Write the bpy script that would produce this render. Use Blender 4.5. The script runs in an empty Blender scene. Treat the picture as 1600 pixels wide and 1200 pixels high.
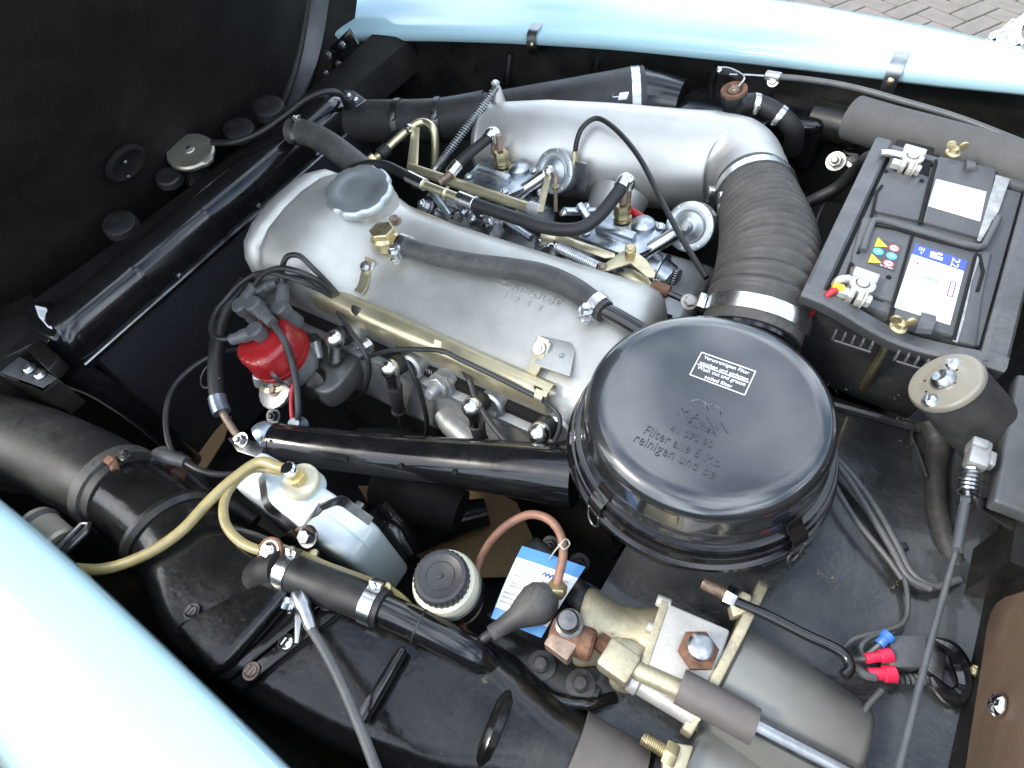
import bpy, bmesh, math, random
from mathutils import Vector as V, Matrix
from math import sin, cos, pi, radians
random.seed(7)
S = bpy.context.scene
C = S.collection

# ------------------------------------------------------------------ camera
CAM = V((0, 0, 1.60)); FOC = 948.0                      # focal length in pixels of a 1600 px wide frame
yaw, pit, rol = radians(-40.5), radians(53.1), radians(-11.5)
FWD = V((sin(yaw)*cos(pit), cos(yaw)*cos(pit), -sin(pit)))
_r = V((cos(yaw), -sin(yaw), 0)); _u = _r.cross(FWD)
RT = cos(rol)*_r + sin(rol)*_u; UP = -sin(rol)*_r + cos(rol)*_u
cd = bpy.data.cameras.new('camera'); cam = bpy.data.objects.new('camera', cd); C.objects.link(cam)
cd.sensor_width = 36; cd.lens = FOC/1600*36; cd.clip_start = 0.02; cd.clip_end = 500
cam.matrix_world = Matrix(((RT.x, UP.x, -FWD.x, CAM.x), (RT.y, UP.y, -FWD.y, CAM.y), (RT.z, UP.z, -FWD.z, CAM.z), (0, 0, 0, 1)))
S.camera = cam

# ------------------------------------------------------------------ sky, sun, exposure
SUN_AZ, SUN_EL = radians(224), radians(45)              # azimuth from +X towards +Y: hazy sun from the near front side
w = bpy.data.worlds.new('World'); S.world = w; w.use_nodes = True
nt = w.node_tree; bg = nt.nodes['Background']
sky = nt.nodes.new('ShaderNodeTexSky'); sky.sky_type = 'NISHITA'; sky.sun_disc = False
sky.sun_elevation = SUN_EL; sky.sun_rotation = pi/2 - SUN_AZ
sky.air_density = 1.0; sky.dust_density = 1.6; sky.ozone_density = 1.0
tc = nt.nodes.new('ShaderNodeTexCoord')
ns = nt.nodes.new('ShaderNodeTexNoise'); ns.inputs['Scale'].default_value = 2.6; ns.inputs['Detail'].default_value = 5
nt.links.new(tc.outputs['Generated'], ns.inputs['Vector'])
cr = nt.nodes.new('ShaderNodeValToRGB'); cr.color_ramp.elements[0].position = .40; cr.color_ramp.elements[1].position = .62
nt.links.new(ns.outputs['Fac'], cr.inputs['Fac'])
mx = nt.nodes.new('ShaderNodeMix'); mx.data_type = 'RGBA'; mx.inputs[7].default_value = (11.2, 12.4, 13.6, 1)   # thin bright cloud
nt.links.new(cr.outputs['Color'], mx.inputs[0]); nt.links.new(sky.outputs[0], mx.inputs[6])
nt.links.new(mx.outputs[2], bg.inputs['Color']); bg.inputs['Strength'].default_value = 0.15
sl = bpy.data.lights.new('sun', 'SUN'); sl.energy = 1.5; sl.angle = radians(12); sl.color = (1, .93, .82)
so = bpy.data.objects.new('sun', sl); C.objects.link(so); so.location = (-5, -5, 7)
sd = V((cos(SUN_AZ)*cos(SUN_EL), sin(SUN_AZ)*cos(SUN_EL), sin(SUN_EL)))
so.rotation_euler = sd.to_track_quat('Z', 'Y').to_euler()
S.view_settings.view_transform = 'Standard'; S.view_settings.look = 'None'
S.view_settings.exposure = 1.08; S.view_settings.gamma = 1; S.view_settings.use_curve_mapping = False
S.render.engine = 'CYCLES'

# ------------------------------------------------------------------ measuring: where a sight line meets a plane of the car
def ray(x, y): return FWD*FOC + RT*(x-800) - UP*(y-600)
def P(x, y, z): d = ray(x, y); return CAM + d*((z-CAM.z)/d.z)
def PY(x, y, Y): d = ray(x, y); return CAM + d*((Y-CAM.y)/d.y)
def PX(x, y, X): d = ray(x, y); return CAM + d*((X-CAM.x)/d.x)
def PL(x, y, o, n): d = ray(x, y); return CAM + d*((o-CAM).dot(n)/d.dot(n))
def PT(*a): return [P(*p) for p in a]
X_, Y_, Z_ = V((1, 0, 0)), V((0, 1, 0)), V((0, 0, 1))

# ------------------------------------------------------------------ materials
MATS = {}
def mat(name, col, rough=.5, metal=0, var=.12, vs=35, rvar=.12, bump=0, bs=220, dust=0, dcol=(.20, .18, .15), dscale=9,
        coat=0, spec=.5, sss=0, spots=0, scol=(.13, .06, .03), sscale=60, trans=0, stretch=None, bd=.001):
    m = bpy.data.materials.new(name); m.use_nodes = True; n = m.node_tree.nodes; l = m.node_tree.links
    b = n['Principled BSDF']; t = n.new('ShaderNodeTexCoord'); src = t.outputs['Object']
    if stretch:
        mp = n.new('ShaderNodeMapping'); mp.inputs['Scale'].default_value = stretch; l.new(src, mp.inputs['Vector']); src = mp.outputs[0]
    def noise(sc, det=5, ro=.6):
        q = n.new('ShaderNodeTexNoise'); q.inputs['Scale'].default_value = sc; q.inputs['Detail'].default_value = det
        q.inputs['Roughness'].default_value = ro; l.new(src, q.inputs['Vector']); return q.outputs['Fac']
    def ramp(f, a, c):
        q = n.new('ShaderNodeMapRange'); q.inputs['From Min'].default_value = a; q.inputs['From Max'].default_value = c
        l.new(f, q.inputs['Value']); return q.outputs[0]
    def mix(f, a, c):
        q = n.new('ShaderNodeMix'); q.data_type = 'RGBA'; l.new(f, q.inputs[0])
        for i, s_ in ((6, a), (7, c)):
            if isinstance(s_, tuple): q.inputs[i].default_value = (*s_, 1)
            else: l.new(s_, q.inputs[i])
        return q.outputs[2]
    def mul(f, k):
        q = n.new('ShaderNodeMath'); q.operation = 'MULTIPLY'; l.new(f, q.inputs[0])
        if isinstance(k, (int, float)): q.inputs[1].default_value = k
        else: l.new(k, q.inputs[1])
        return q.outputs[0]
    f1 = noise(vs)
    lo = tuple(max(0, c*(1-var)) for c in col); hi = tuple(min(1, c*(1+var)) for c in col)
    c_ = mix(ramp(f1, .3, .7), lo, hi)
    rr = n.new('ShaderNodeMapRange'); l.new(noise(vs*.6), rr.inputs['Value'])
    rr.inputs['From Min'].default_value = .3; rr.inputs['From Max'].default_value = .7
    rr.inputs['To Min'].default_value = max(.02, rough-rvar); rr.inputs['To Max'].default_value = min(1, rough+rvar)
    ro = rr.outputs[0]; met = None
    if spots:
        f = mul(ramp(noise(sscale, 6), .72-.16*spots, .80-.12*spots), 1.0)
        c_ = mix(f, c_, scol); met = f
    if dust:
        f = mul(mul(ramp(noise(dscale, 8, .7), .42, .75), ramp(noise(dscale*22, 4), .35, .75)), min(1, dust*2))
        c_ = mix(f, c_, dcol)
        q = n.new('ShaderNodeMix'); q.data_type = 'FLOAT'; l.new(f, q.inputs[0]); l.new(ro, q.inputs[2]); q.inputs[3].default_value = .85; ro = q.outputs[0]
    l.new(c_, b.inputs['Base Color']); l.new(ro, b.inputs['Roughness'])
    b.inputs['Metallic'].default_value = metal
    if met is not None and metal:
        q = n.new('ShaderNodeMapRange'); l.new(met, q.inputs['Value']); q.inputs['To Min'].default_value = metal; q.inputs['To Max'].default_value = 0; l.new(q.outputs[0], b.inputs['Metallic'])
    b.inputs['Specular IOR Level'].default_value = spec
    if coat: b.inputs['Coat Weight'].default_value = coat; b.inputs['Coat Roughness'].default_value = .05
    if sss: b.inputs['Subsurface Weight'].default_value = sss; b.inputs['Subsurface Scale'].default_value = .02
    if trans: b.inputs['Transmission Weight'].default_value = trans
    if bump:
        q = n.new('ShaderNodeBump'); q.inputs['Strength'].default_value = bump; q.inputs['Distance'].default_value = bd
        l.new(noise(bs, 4), q.inputs['Height']); l.new(q.outputs[0], b.inputs['Normal'])
    MATS[name] = m; return m

mat('blue_paint', (.43, .64, .70), .16, var=.02, vs=4, rvar=.04, coat=.8, dust=.05, dcol=(.5, .55, .55))
mat('gloss_black', (.006, .006, .007), .14, var=.3, rvar=.08, coat=.25, dust=.10, dcol=(.10, .09, .08), bump=.05, bs=60)
mat('lid_black', (.016, .017, .019), .22, var=.2, vs=12, rvar=.05, coat=1.0, spec=.9, dust=.05, dcol=(.12, .12, .12), dscale=14, bump=.04, bs=35)
mat('dirty_black', (.009, .009, .008), .33, var=.35, vs=22, rvar=.16, dust=.25, dcol=(.06, .053, .042), bump=.25, bs=120)
mat('worn_black', (.008, .008, .008), .19, var=.4, vs=14, rvar=.10, dust=.16, dcol=(.07, .062, .048), bump=.5, bs=11, bd=.004, spots=.24, scol=(.11, .095, .065), sscale=52)
mat('shelf_black', (.017, .019, .021), .27, coat=.4, var=.4, vs=9, rvar=.14, dust=.30, dcol=(.07, .066, .056), bump=.5, bs=26, bd=.004, spots=.10, scol=(.16, .12, .07), sscale=45)
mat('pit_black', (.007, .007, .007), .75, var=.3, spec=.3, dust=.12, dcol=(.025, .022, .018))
mat('hood_black', (.0055, .0055, .0050), .66, spec=.3, var=.7, vs=5, dust=.30, dcol=(.032, .030, .023), bump=.3, bs=160)
mat('rubber', (.012, .012, .012), .50, var=.25, rvar=.12, dust=.2, dcol=(.07, .065, .06), bump=.15, bs=160)
mat('rubber_grey', (.048, .047, .045), .58, var=.2, rvar=.1, dust=.4, dcol=(.16, .15, .14), bump=.2, bs=160)
mat('rubber_worn', (.045, .044, .042), .55, var=.4, vs=28, rvar=.12, dust=.5, dcol=(.17, .16, .14), bump=.25, bs=120)
mat('foam_grey', (.075, .075, .075), .8, var=.08, rvar=.05, dust=.3, dcol=(.14, .13, .12), bump=.2, bs=300)
mat('cable_grey', (.07, .075, .08), .42, var=.15, rvar=.1, dust=.3)
mat('wire_black', (.02, .021, .022), .42, var=.2, dust=.2, dcol=(.12, .11, .10))
mat('cast_alu', (.53, .52, .485), .46, .72, var=.13, vs=14, rvar=.08, bump=.5, bs=420, spots=.22, scol=(.40, .375, .32), sscale=13)
mat('plenum_alu', (.53, .52, .49), .44, .72, var=.08, vs=11, rvar=.06, bump=.3, bs=380, spots=.04, scol=(.36, .34, .30), sscale=26)
mat('dull_alu', (.42, .425, .42), .44, .65, var=.25, vs=30, rvar=.12, bump=.4, bs=260, spots=.25, scol=(.08, .07, .055), sscale=40)
mat('carb_alu', (.48, .52, .56), .33, 1, var=.22, vs=45, rvar=.12, bump=.35, bs=240, spots=.22, scol=(.13, .10, .07), sscale=70)
mat('grey_cap', (.50, .53, .54), .40, .85, var=.10, vs=20, rvar=.06, bump=.2, bs=300)
mat('zinc', (.68, .69, .70), .28, 1, var=.15, vs=60, rvar=.1, spots=.12, scol=(.18, .13, .09))
mat('chrome', (.86, .87, .88), .10, 1, var=.08, vs=40, rvar=.05)
mat('band', (.72, .72, .70), .25, 1, var=.10, vs=50, rvar=.08)
mat('gold_zinc', (.64, .565, .37), .38, .85, var=.13, vs=26, rvar=.09, spots=.08, scol=(.22, .15, .06))
mat('gold_worn', (.66, .58, .38), .40, .85, var=.25, vs=50, rvar=.12, spots=.3, scol=(.20, .12, .05), bump=.2)
mat('gold_cast', (.53, .475, .33), .48, .7, var=.28, vs=24, rvar=.12, bump=.4, bs=200, spots=.35, scol=(.20, .145, .08), dust=.45, dcol=(.16, .13, .09), dscale=16)
mat('white_metal', (.52, .51, .48), .48, .55, dust=.3, dcol=(.22, .18, .13), dscale=18, var=.22, vs=36, rvar=.1, bump=.3, bs=240, spots=.25, scol=(.27, .20, .14), sscale=70)
mat('brass', (.58, .49, .29), .34, .9, var=.2, vs=60, rvar=.1, spots=.15)
mat('rubber_dusty', (.020, .020, .020), .52, var=.3, vs=12, rvar=.14, dust=.6, dcol=(.085, .08, .07), dscale=7, bump=.25, bs=90)
mat('grimy_alu', (.17, .17, .165), .5, .6, var=.4, vs=26, rvar=.12, bump=.4, bs=160, spots=.4, scol=(.04, .035, .03), dust=.3, dcol=(.10, .09, .07))
mat('olive_cap', (.36, .355, .29), .40, .8, var=.16, vs=26, rvar=.1, bump=.2, bs=260, spots=.25, scol=(.20, .17, .11))
mat('rust', (.17, .085, .05), .75, .2, var=.45, vs=90, bump=.5, bs=300)
mat('rusty_steel', (.30, .22, .17), .55, .6, var=.4, vs=80, bump=.4, bs=260)
mat('copper_hose', (.26, .13, .085), .55, .2, var=.3, vs=50, dust=.3)
mat('dark_steel', (.16, .16, .16), .38, 1, var=.3, vs=60, rvar=.12, spots=.2)
mat('steel', (.38, .39, .40), .33, 1, var=.2, vs=50, rvar=.1, spots=.12)
mat('red_cap', (.27, .011, .013), .30, var=.12, vs=30, rvar=.08, coat=.3, dust=.1, dcol=(.3, .1, .08))
mat('boot_grey', (.075, .078, .08), .45, var=.15, rvar=.1, dust=.3, dcol=(.18, .17, .16), bump=.15, bs=260)
mat('white_poly', (.72, .80, .82), .35, var=.04, vs=10, rvar=.06, sss=.35, dust=.08, dcol=(.5, .48, .40))
mat('cream_poly', (.70, .66, .50), .42, var=.10, vs=20, rvar=.06, sss=.2, dust=.2, dcol=(.35, .28, .18))
mat('yellow_tube', (.33, .265, .115), .28, var=.25, vs=30, rvar=.06, coat=.3, dust=.2, dcol=(.3, .25, .16))
mat('amber', (.58, .44, .16), .22, var=.15, vs=30, coat=.3)
mat('black_plastic', (.025, .026, .028), .42, var=.2, rvar=.08, dust=.3, dcol=(.13, .12, .11), bump=.12, bs=300)
mat('battery_grey', (.075, .078, .083), .48, var=.10, vs=20, rvar=.08, dust=.35, dcol=(.17, .165, .16), bump=.15, bs=400)
mat('frame_grey', (.082, .086, .092), .40, .1, var=.14, vs=18, rvar=.1, dust=.3, dcol=(.24, .23, .22), bump=.12, bs=160)
mat('silver_dust', (.33, .34, .34), .6, .3, var=.35, vs=60, bump=.5, bs=140)
mat('lead', (.55, .52, .48), .5, .7, var=.25, vs=70, bump=.4, bs=220)
mat('paper', (.82, .83, .85), .6, var=.03, vs=15, rvar=.04)
mat('print_blue', (.05, .09, .42), .5, var=.05)
mat('tag_blue', (.10, .30, .62), .55, var=.05)
mat('print_sky', (.10, .38, .62), .5, var=.05)
mat('print_yellow', (.75, .58, .04), .5, var=.05)
mat('print_red', (.62, .08, .10), .5, var=.05)
mat('print_black', (.03, .03, .03), .5, var=.05)
mat('print_grey', (.35, .36, .40), .6, var=.05)
mat('print_purple', (.16, .05, .32), .5, var=.05)
mat('print_green', (.25, .6, .5), .5, var=.05)
mat('sticker_black', (.05, .05, .055), .4, var=.05)
mat('cap_cream', (.37, .34, .28), .44, .55, var=.08, vs=30, rvar=.06, bump=.1)
mat('motor_grey', (.055, .055, .055), .45, .2, var=.2, dust=.3)
mat('brown_board', (.115, .072, .045), .72, var=.10, vs=60, bump=.35, bs=260, dust=.15, dcol=(.16, .12, .09))
mat('bakelite', (.075, .03, .022), .35, var=.2, dust=.25)
mat('bolt_blue', (.30, .36, .42), .35, .8, var=.2)
mat('red_plug', (.62, .02, .07), .4, var=.1)
mat('blue_plug', (.05, .17, .52), .4, var=.1)
mat('yellow_plug', (.70, .42, .02), .4, var=.1)
mat('red_wire', (.45, .02, .03), .4, var=.1)
mat('servo_grey', (.23, .232, .215), .40, .35, var=.12, vs=14, rvar=.1, dust=.35, dcol=(.22, .20, .16), bump=.15, bs=120, spots=.10, scol=(.25, .22, .16), sscale=50)
mat('grey_hose', (.12, .105, .10), .6, var=.12, dust=.4, dcol=(.22, .19, .17))
mat('brown_sheet', (.30, .20, .10), .85, var=.12, vs=12, bump=.2)
mat('paving', (.185, .165, .145), .85, var=.16, vs=14, bump=.6, bs=160, dust=.2, dcol=(.22, .20, .18))
mat('joint', (.10, .095, .085), .95, var=.2, bump=.4)
mat('string', (.55, .54, .50), .8, var=.1)
mat('core', (.016, .017, .021), .6, var=.5, vs=240, bump=1.0, bs=500)
mat('mirror_glass', (.8, .82, .84), .03, 1, var=.01)
mat('dirt', (.17, .13, .075), .9, var=.4, vs=90, bump=.6)
M = MATS

# ------------------------------------------------------------------ mesh building
def catmull(pts, sub):
    pts = [V(p) for p in pts]
    if len(pts) < 3 or sub < 2: return pts
    out = []
    for i in range(len(pts)-1):
        p0 = pts[i-1] if i else pts[0]*2-pts[1]; p1, p2 = pts[i], pts[i+1]
        p3 = pts[i+2] if i+2 < len(pts) else pts[-1]*2-pts[-2]
        for k in range(sub):
            t = k/sub
            out.append(.5*((2*p1)+(p2-p0)*t+(2*p0-5*p1+4*p2-p3)*t*t+(3*p1-p0-3*p2+p3)*t**3))
    out.append(pts[-1]); return out
def lerp(a, b, t): return a+(b-a)*t
def basis(ax):
    ax = V(ax).normalized(); h = X_ if abs(ax.x) < .8 else Y_
    u = ax.cross(h).normalized(); return u, ax.cross(u).normalized(), ax
class MB:
    def __init__(s): s.v = []; s.f = []
    def add(s, vs, fs):
        o = len(s.v); s.v += [V(p) for p in vs]; s.f += [tuple(i+o for i in f) for f in fs]; return s
    def tube(s, pts, r, n=12, sub=6, cap=True):
        q = catmull(pts, sub); m = len(q)
        if isinstance(r, (int, float)): rr = [r]*m
        else:
            rr = [lerp(r[min(int(i/(m-1)*(len(r)-1)), len(r)-2)], r[min(int(i/(m-1)*(len(r)-1)), len(r)-2)+1], i/(m-1)*(len(r)-1)-min(int(i/(m-1)*(len(r)-1)), len(r)-2)) for i in range(m)]
        t0 = (q[1]-q[0]).normalized(); u = basis(t0)[0]; vs = []
        for i, p in enumerate(q):
            t = (q[min(i+1, m-1)]-q[max(i-1, 0)]).normalized()
            u = (u-t*u.dot(t)).normalized(); w_ = t.cross(u)
            vs += [p+(u*cos(2*pi*k/n)+w_*sin(2*pi*k/n))*rr[i] for k in range(n)]
        fs = [(i*n+k, i*n+(k+1) % n, (i+1)*n+(k+1) % n, (i+1)*n+k) for i in range(m-1) for k in range(n)]
        if cap: fs += [tuple(reversed(range(n))), tuple(range((m-1)*n, m*n))]
        return s.add(vs, fs)
    def lathe(s, prof, o, ax, n=32, sc=None):
        u, w_, a = basis(ax); o = V(o); vs = []
        for i, (r, h) in enumerate(prof):
            for k in range(n):
                f = 1 if sc is None else sc(i, k/n)
                vs.append(o+a*h+(u*cos(2*pi*k/n)+w_*sin(2*pi*k/n))*max(r, 1e-5)*f)
        m = len(prof)
        fs = [(i*n+k, i*n+(k+1) % n, (i+1)*n+(k+1) % n, (i+1)*n+k) for i in range(m-1) for k in range(n)]
        if prof[0][0] > 1e-4: fs.append(tuple(reversed(range(n))))
        if prof[-1][0] > 1e-4: fs.append(tuple(range((m-1)*n, m*n)))
        return s.add(vs, fs)
    def cyl(s, a, b, r, n=20, r2=None, bev=0):
        a, b = V(a), V(b); h = (b-a).length; r2 = r if r2 is None else r2
        pr = [(r, 0), (r2, h)] if not bev else [(r-bev, 0), (r, bev), (r2, h-bev), (r2-bev, h)]
        return s.lathe(pr, a, b-a, n)
    def hexa(s, o, ax, r, h): return s.lathe([(r*.93, 0), (r, h*.12), (r, h*.85), (r*.9, h)], o, ax, 6)
    def bolt(s, o, ax, r, h=None, stud=0):
        a = V(ax).normalized(); h = h or r*.9; o = V(o)
        s.lathe([(r*1.45, 0), (r*1.45, h*.25)], o, a, 18); s.hexa(o+a*h*.25, a, r, h)
        if stud: s.lathe([(r*.55, 0), (r*.55, stud), (r*.4, stud+r*.2)], o+a*h, a, 12)
        return s
    def screw(s, o, ax, r):
        a = V(ax).normalized(); o = V(o); u, w_, _ = basis(a)
        s.lathe([(r*1.4, 0), (r*1.4, r*.2)], o, a, 18)
        s.lathe([(r, r*.2), (r, r*.55), (r*.7, r*.8)], o, a, 16)
        for sg in (-1, 1):                                            # two half moons leave a slot
            s.box(o+a*r*.85+w_*sg*r*.36, u*r*.62, w_*r*.24, a*r*.16)
        return s
    def box(s, c, hx, hy, hz, bev=0, seg=2):
        c, hx, hy, hz = V(c), V(hx), V(hy), V(hz)
        if hx.cross(hy).dot(hz) < 0: hx = -hx
        vs = [c+hx*i+hy*j+hz*k for i in (-1, 1) for j in (-1, 1) for k in (-1, 1)]
        fs = [(0, 1, 3, 2), (4, 6, 7, 5), (0, 4, 5, 1), (2, 3, 7, 6), (0, 2, 6, 4), (1, 5, 7, 3)]
        if not bev: return s.add(vs, fs)
        return s._bev(vs, fs, bev, seg)
    def _bev(s, vs, fs, bev, seg):
        b = bmesh.new(); bv = [b.verts.new(p) for p in vs]
        for f in fs: b.faces.new([bv[i] for i in f])
        bmesh.ops.bevel(b, geom=b.edges[:]+b.verts[:], offset=bev, segments=seg, profile=.5, affect='EDGES', clamp_overlap=True)
        b.verts.index_update()
        s.add([x.co.copy() for x in b.verts], [tuple(x.index for x in f.verts) for f in b.faces]); b.free(); return s
    def prism(s, pts, d, bev=0, seg=2):
        pts = [V(p) for p in pts]; d = V(d); n = len(pts)
        nr = V((0, 0, 0))
        for i in range(n): nr += (pts[i]-pts[0]).cross(pts[(i+1) % n]-pts[0])
        if nr.dot(d) < 0: pts.reverse()
        vs = pts+[p+d for p in pts]
        fs = [tuple(reversed(range(n))), tuple(range(n, 2*n))]+[(i, (i+1) % n, n+(i+1) % n, n+i) for i in range(n)]
        return s._bev(vs, fs, bev, seg) if bev else s.add(vs, fs)
    def ribbon(s, pts, wdir, width, th, sub=6):
        q = catmull(pts, sub); m = len(q); vs = []
        for i, p in enumerate(q):
            t = (q[min(i+1, m-1)]-q[max(i-1, 0)]).normalized()
            wd = wdir[i*(len(wdir)-1)//(m-1)] if isinstance(wdir, list) else wdir
            wv = (wd-t*wd.dot(t)).normalized(); nv = t.cross(wv)
            wi = width if isinstance(width, (int, float)) else lerp(width[0], width[1], i/(m-1))
            vs += [p+wv*wi/2+nv*th/2, p-wv*wi/2+nv*th/2, p-wv*wi/2-nv*th/2, p+wv*wi/2-nv*th/2]
        fs = [(i*4+k, i*4+(k+1) % 4, i*4+4+(k+1) % 4, i*4+4+k) for i in range(m-1) for k in range(4)]
        return s.add(vs, fs+[(3, 2, 1, 0), (m*4-4, m*4-3, m*4-2, m*4-1)])
    def grid(s, rows, th=None):
        """rows of points -> sheet; th: thickness vector"""
        m, n = len(rows), len(rows[0]); vs = [p for r in rows for p in r]
        fs = [(i*n+k, i*n+k+1, (i+1)*n+k+1, (i+1)*n+k) for i in range(m-1) for k in range(n-1)]
        if th is None: return s.add(vs, fs)
        th = V(th); N = m*n
        vs = [V(p) for p in vs]; vs = vs+[p+th for p in vs]
        fs2 = [tuple(reversed([i+N for i in f])) for f in fs]
        ed = [(k, k+1) for k in range(n-1)]+[((i+1)*n-1, (i+2)*n-1) for i in range(m-1)]+[((m-1)*n+k+1, (m-1)*n+k) for k in range(n-2, -1, -1)]+[((i+1)*n, i*n) for i in range(m-2, -1, -1)]
        return s.add(vs, fs+fs2+[(a, a+N, b+N, b) for a, b in ed])
    def helix(s, a, b, R, r, turns, n=6):
        a, b = V(a), V(b); u, w_, ax = basis(b-a); L = (b-a).length; k = int(turns*10)
        return s.tube([a+ax*L*i/k+(u*cos(2*pi*turns*i/k)+w_*sin(2*pi*turns*i/k))*R for i in range(k+1)], r, n, 1)

LOC = {}
def _mesh(name, mb, m, off, sharp):
    me = bpy.data.meshes.new(name); me.from_pydata([p-off for p in mb.v], [], mb.f); me.validate()
    b = bmesh.new(); b.from_mesh(me); bmesh.ops.recalc_face_normals(b, faces=b.faces[:]); b.to_mesh(me); b.free()
    me.polygons.foreach_set('use_smooth', [True]*len(me.polygons)); me.set_sharp_from_angle(angle=radians(sharp))
    me.materials.append(M[m]); return me
def part(name, mb, m, parent, label=None, sharp=38):
    off = LOC[parent.name]; o = bpy.data.objects.new(name, _mesh(name, mb, m, off, sharp)); C.objects.link(o)
    o.parent = parent; LOC[o.name] = off
    if label: o['label'] = label
    return o
def tag(o, label, cat, group=None):
    o['label'] = label; o['category'] = cat
    if group: o['group'] = group
    return o
def thing(name, label, cat, loc, group=None):
    o = bpy.data.objects.new(name, None); C.objects.link(o); o.location = loc; o.empty_display_size = .03; LOC[o.name] = V(loc)
    return tag(o, label, cat, group)
def solo(name, mb, m, label, cat, group=None, sharp=38):
    lo = V((sum(p.x for p in mb.v)/len(mb.v), sum(p.y for p in mb.v)/len(mb.v), min(p.z for p in mb.v)))
    o = bpy.data.objects.new(name, _mesh(name, mb, m, lo, sharp)); C.objects.link(o); o.location = lo; LOC[o.name] = lo
    return tag(o, label, cat, group)
def structure(name, mb, m, sharp=38):
    o = bpy.data.objects.new(name, _mesh(name, mb, m, V((0, 0, 0)), sharp)); C.objects.link(o); o['kind'] = 'structure'; LOC[o.name] = V((0, 0, 0)); return o
def cut(o, mb):
    """carve real holes: boolean difference, baked into the mesh"""
    me = bpy.data.meshes.new('cutter'); me.from_pydata([p-LOC[o.name] for p in mb.v], [], mb.f)
    b = bmesh.new(); b.from_mesh(me); bmesh.ops.recalc_face_normals(b, faces=b.faces[:]); b.to_mesh(me); b.free()
    c = bpy.data.objects.new('cutter', me); C.objects.link(c); c.parent = o.parent
    if o.parent is None: c.location = o.location
    md = o.modifiers.new('cut', 'BOOLEAN'); md.object = c; md.operation = 'DIFFERENCE'; md.solver = 'EXACT'
    bpy.context.view_layer.update()
    nm = bpy.data.meshes.new_from_object(o.evaluated_get(bpy.context.evaluated_depsgraph_get()))
    o.modifiers.clear(); o.data = nm; nm.polygons.foreach_set('use_smooth', [True]*len(nm.polygons)); nm.set_sharp_from_angle(angle=radians(35))
    bpy.data.objects.remove(c)
def text_mb(txt, o, ux, uy, h, depth=.0003, spacing=1.0, align='LEFT', width=None):
    """lettering as flat raised mesh at o, reading along ux, upright along uy, cap height h"""
    cu = bpy.data.curves.new('t', 'FONT'); cu.body = txt; cu.size = h/.72; cu.space_character = spacing; cu.align_x = align; cu.resolution_u = 3
    cu.extrude = .5; ob = bpy.data.objects.new('t', cu); C.objects.link(ob); bpy.context.view_layer.update()
    me = bpy.data.meshes.new_from_object(ob.evaluated_get(bpy.context.evaluated_depsgraph_get()))
    ux, uy = V(ux).normalized(), V(uy); uy = (uy-ux*uy.dot(ux)).normalized(); nz = ux.cross(uy)
    k = 1
    if width: xs = [v.co.x for v in me.vertices]; k = width/(max(xs)-min(xs))
    mb = MB(); mb.add([V(o)+ux*v.co.x*k+uy*v.co.y+nz*depth*(v.co.z+.5) for v in me.vertices], [tuple(p.vertices) for p in me.polygons])
    bpy.data.objects.remove(ob); bpy.data.meshes.remove(me); bpy.data.curves.remove(cu); return mb
def along(pts, t, sub=12):
    q = catmull(pts, sub); i = min(int(t*(len(q)-1)), len(q)-2); k = t*(len(q)-1)-i
    return lerp(q[i], q[i+1], k), (q[i+1]-q[i]).normalized()
def clamp(parent, pts, t, r, wid=.011, m='band', side=None, name='hose_clamp', big=1):
    p, d = along(pts, t); u, w_, _ = basis(d)
    c = part(name, MB().lathe([(r*.97, -wid/2), (r*1.03+.001, -wid/2), (r*1.03+.001, wid/2), (r*.97, wid/2)], p, d, 28), m, parent)
    tow = (CAM-p); tow = (tow-d*tow.dot(d)).normalized(); tow = tow if side is None else (V(side)-d*V(side).dot(d)).normalized()
    tn = d.cross(tow)
    s_ = MB(); q = p+tow*(r*1.03+.004*big)
    s_.box(q, tn*.007*big, d*wid*.5, tow*.0035*big, .0012); s_.hexa(q+tn*.007*big, tn, .0042*big, .004*big)
    part('clamp_screw', s_, m, c); return c
def hose(name, label, cat, pts, r, m, clamps=(), group=None, n=16, sub=8, cm='band', cw=.011, side=None):
    if not clamps: return solo(name, MB().tube(pts, r, n, sub), m, label, cat, group)
    t = thing(name, label, cat, pts[0], group); part('hose_body', MB().tube(pts, r, n, sub), m, t)
    rr = r if isinstance(r, (int, float)) else max(r)
    for c in clamps: clamp(t, pts, c, rr, cw, cm, side)
    return t
# ------------------------------------------------------------------ ground: herringbone paving beyond the far wing
g = structure('ground', MB().grid([[V((-60, -60, 0)), V((60, -60, 0))], [V((-60, 60, 0)), V((60, 60, 0))]]), 'joint')
bw, bl = .105, .21
pb = MB().box((0, 0, .004), X_*(bl/2-.004), Y_*(bw/2-.004), Z_*.012, .004, 1)
pm = _mesh('paving_block', pb, 'paving', V((0, 0, 0)), 38)
ga = radians(58); gx, gy = V((cos(ga), sin(ga), 0)), V((-sin(ga), cos(ga), 0)); k = 0
for i in range(-60, 60):
    for j in range(-60, 60):
        m4 = (i-j) % 4                                  # herringbone of 2:1 blocks on a square lattice
        if m4 == 0: c, rz = gx*(i+1)*bw+gy*(j+.5)*bw, ga
        elif m4 == 2: c, rz = gx*(i+.5)*bw+gy*(j+0)*bw, ga+pi/2
        else: continue
        c = c+V((0, 4.2, 0))
        if -1.35 < c.x < 1.1 and 3.35 < c.y < 5.1:
            o = bpy.data.objects.new('paving_block', pm); C.objects.link(o); o.parent = g
            o.location = (c.x, c.y, random.uniform(-.001, .0015)); o.rotation_euler = (random.uniform(-.006, .006), random.uniform(-.006, .006), rz+random.uniform(-.01, .01)); k += 1

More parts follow.
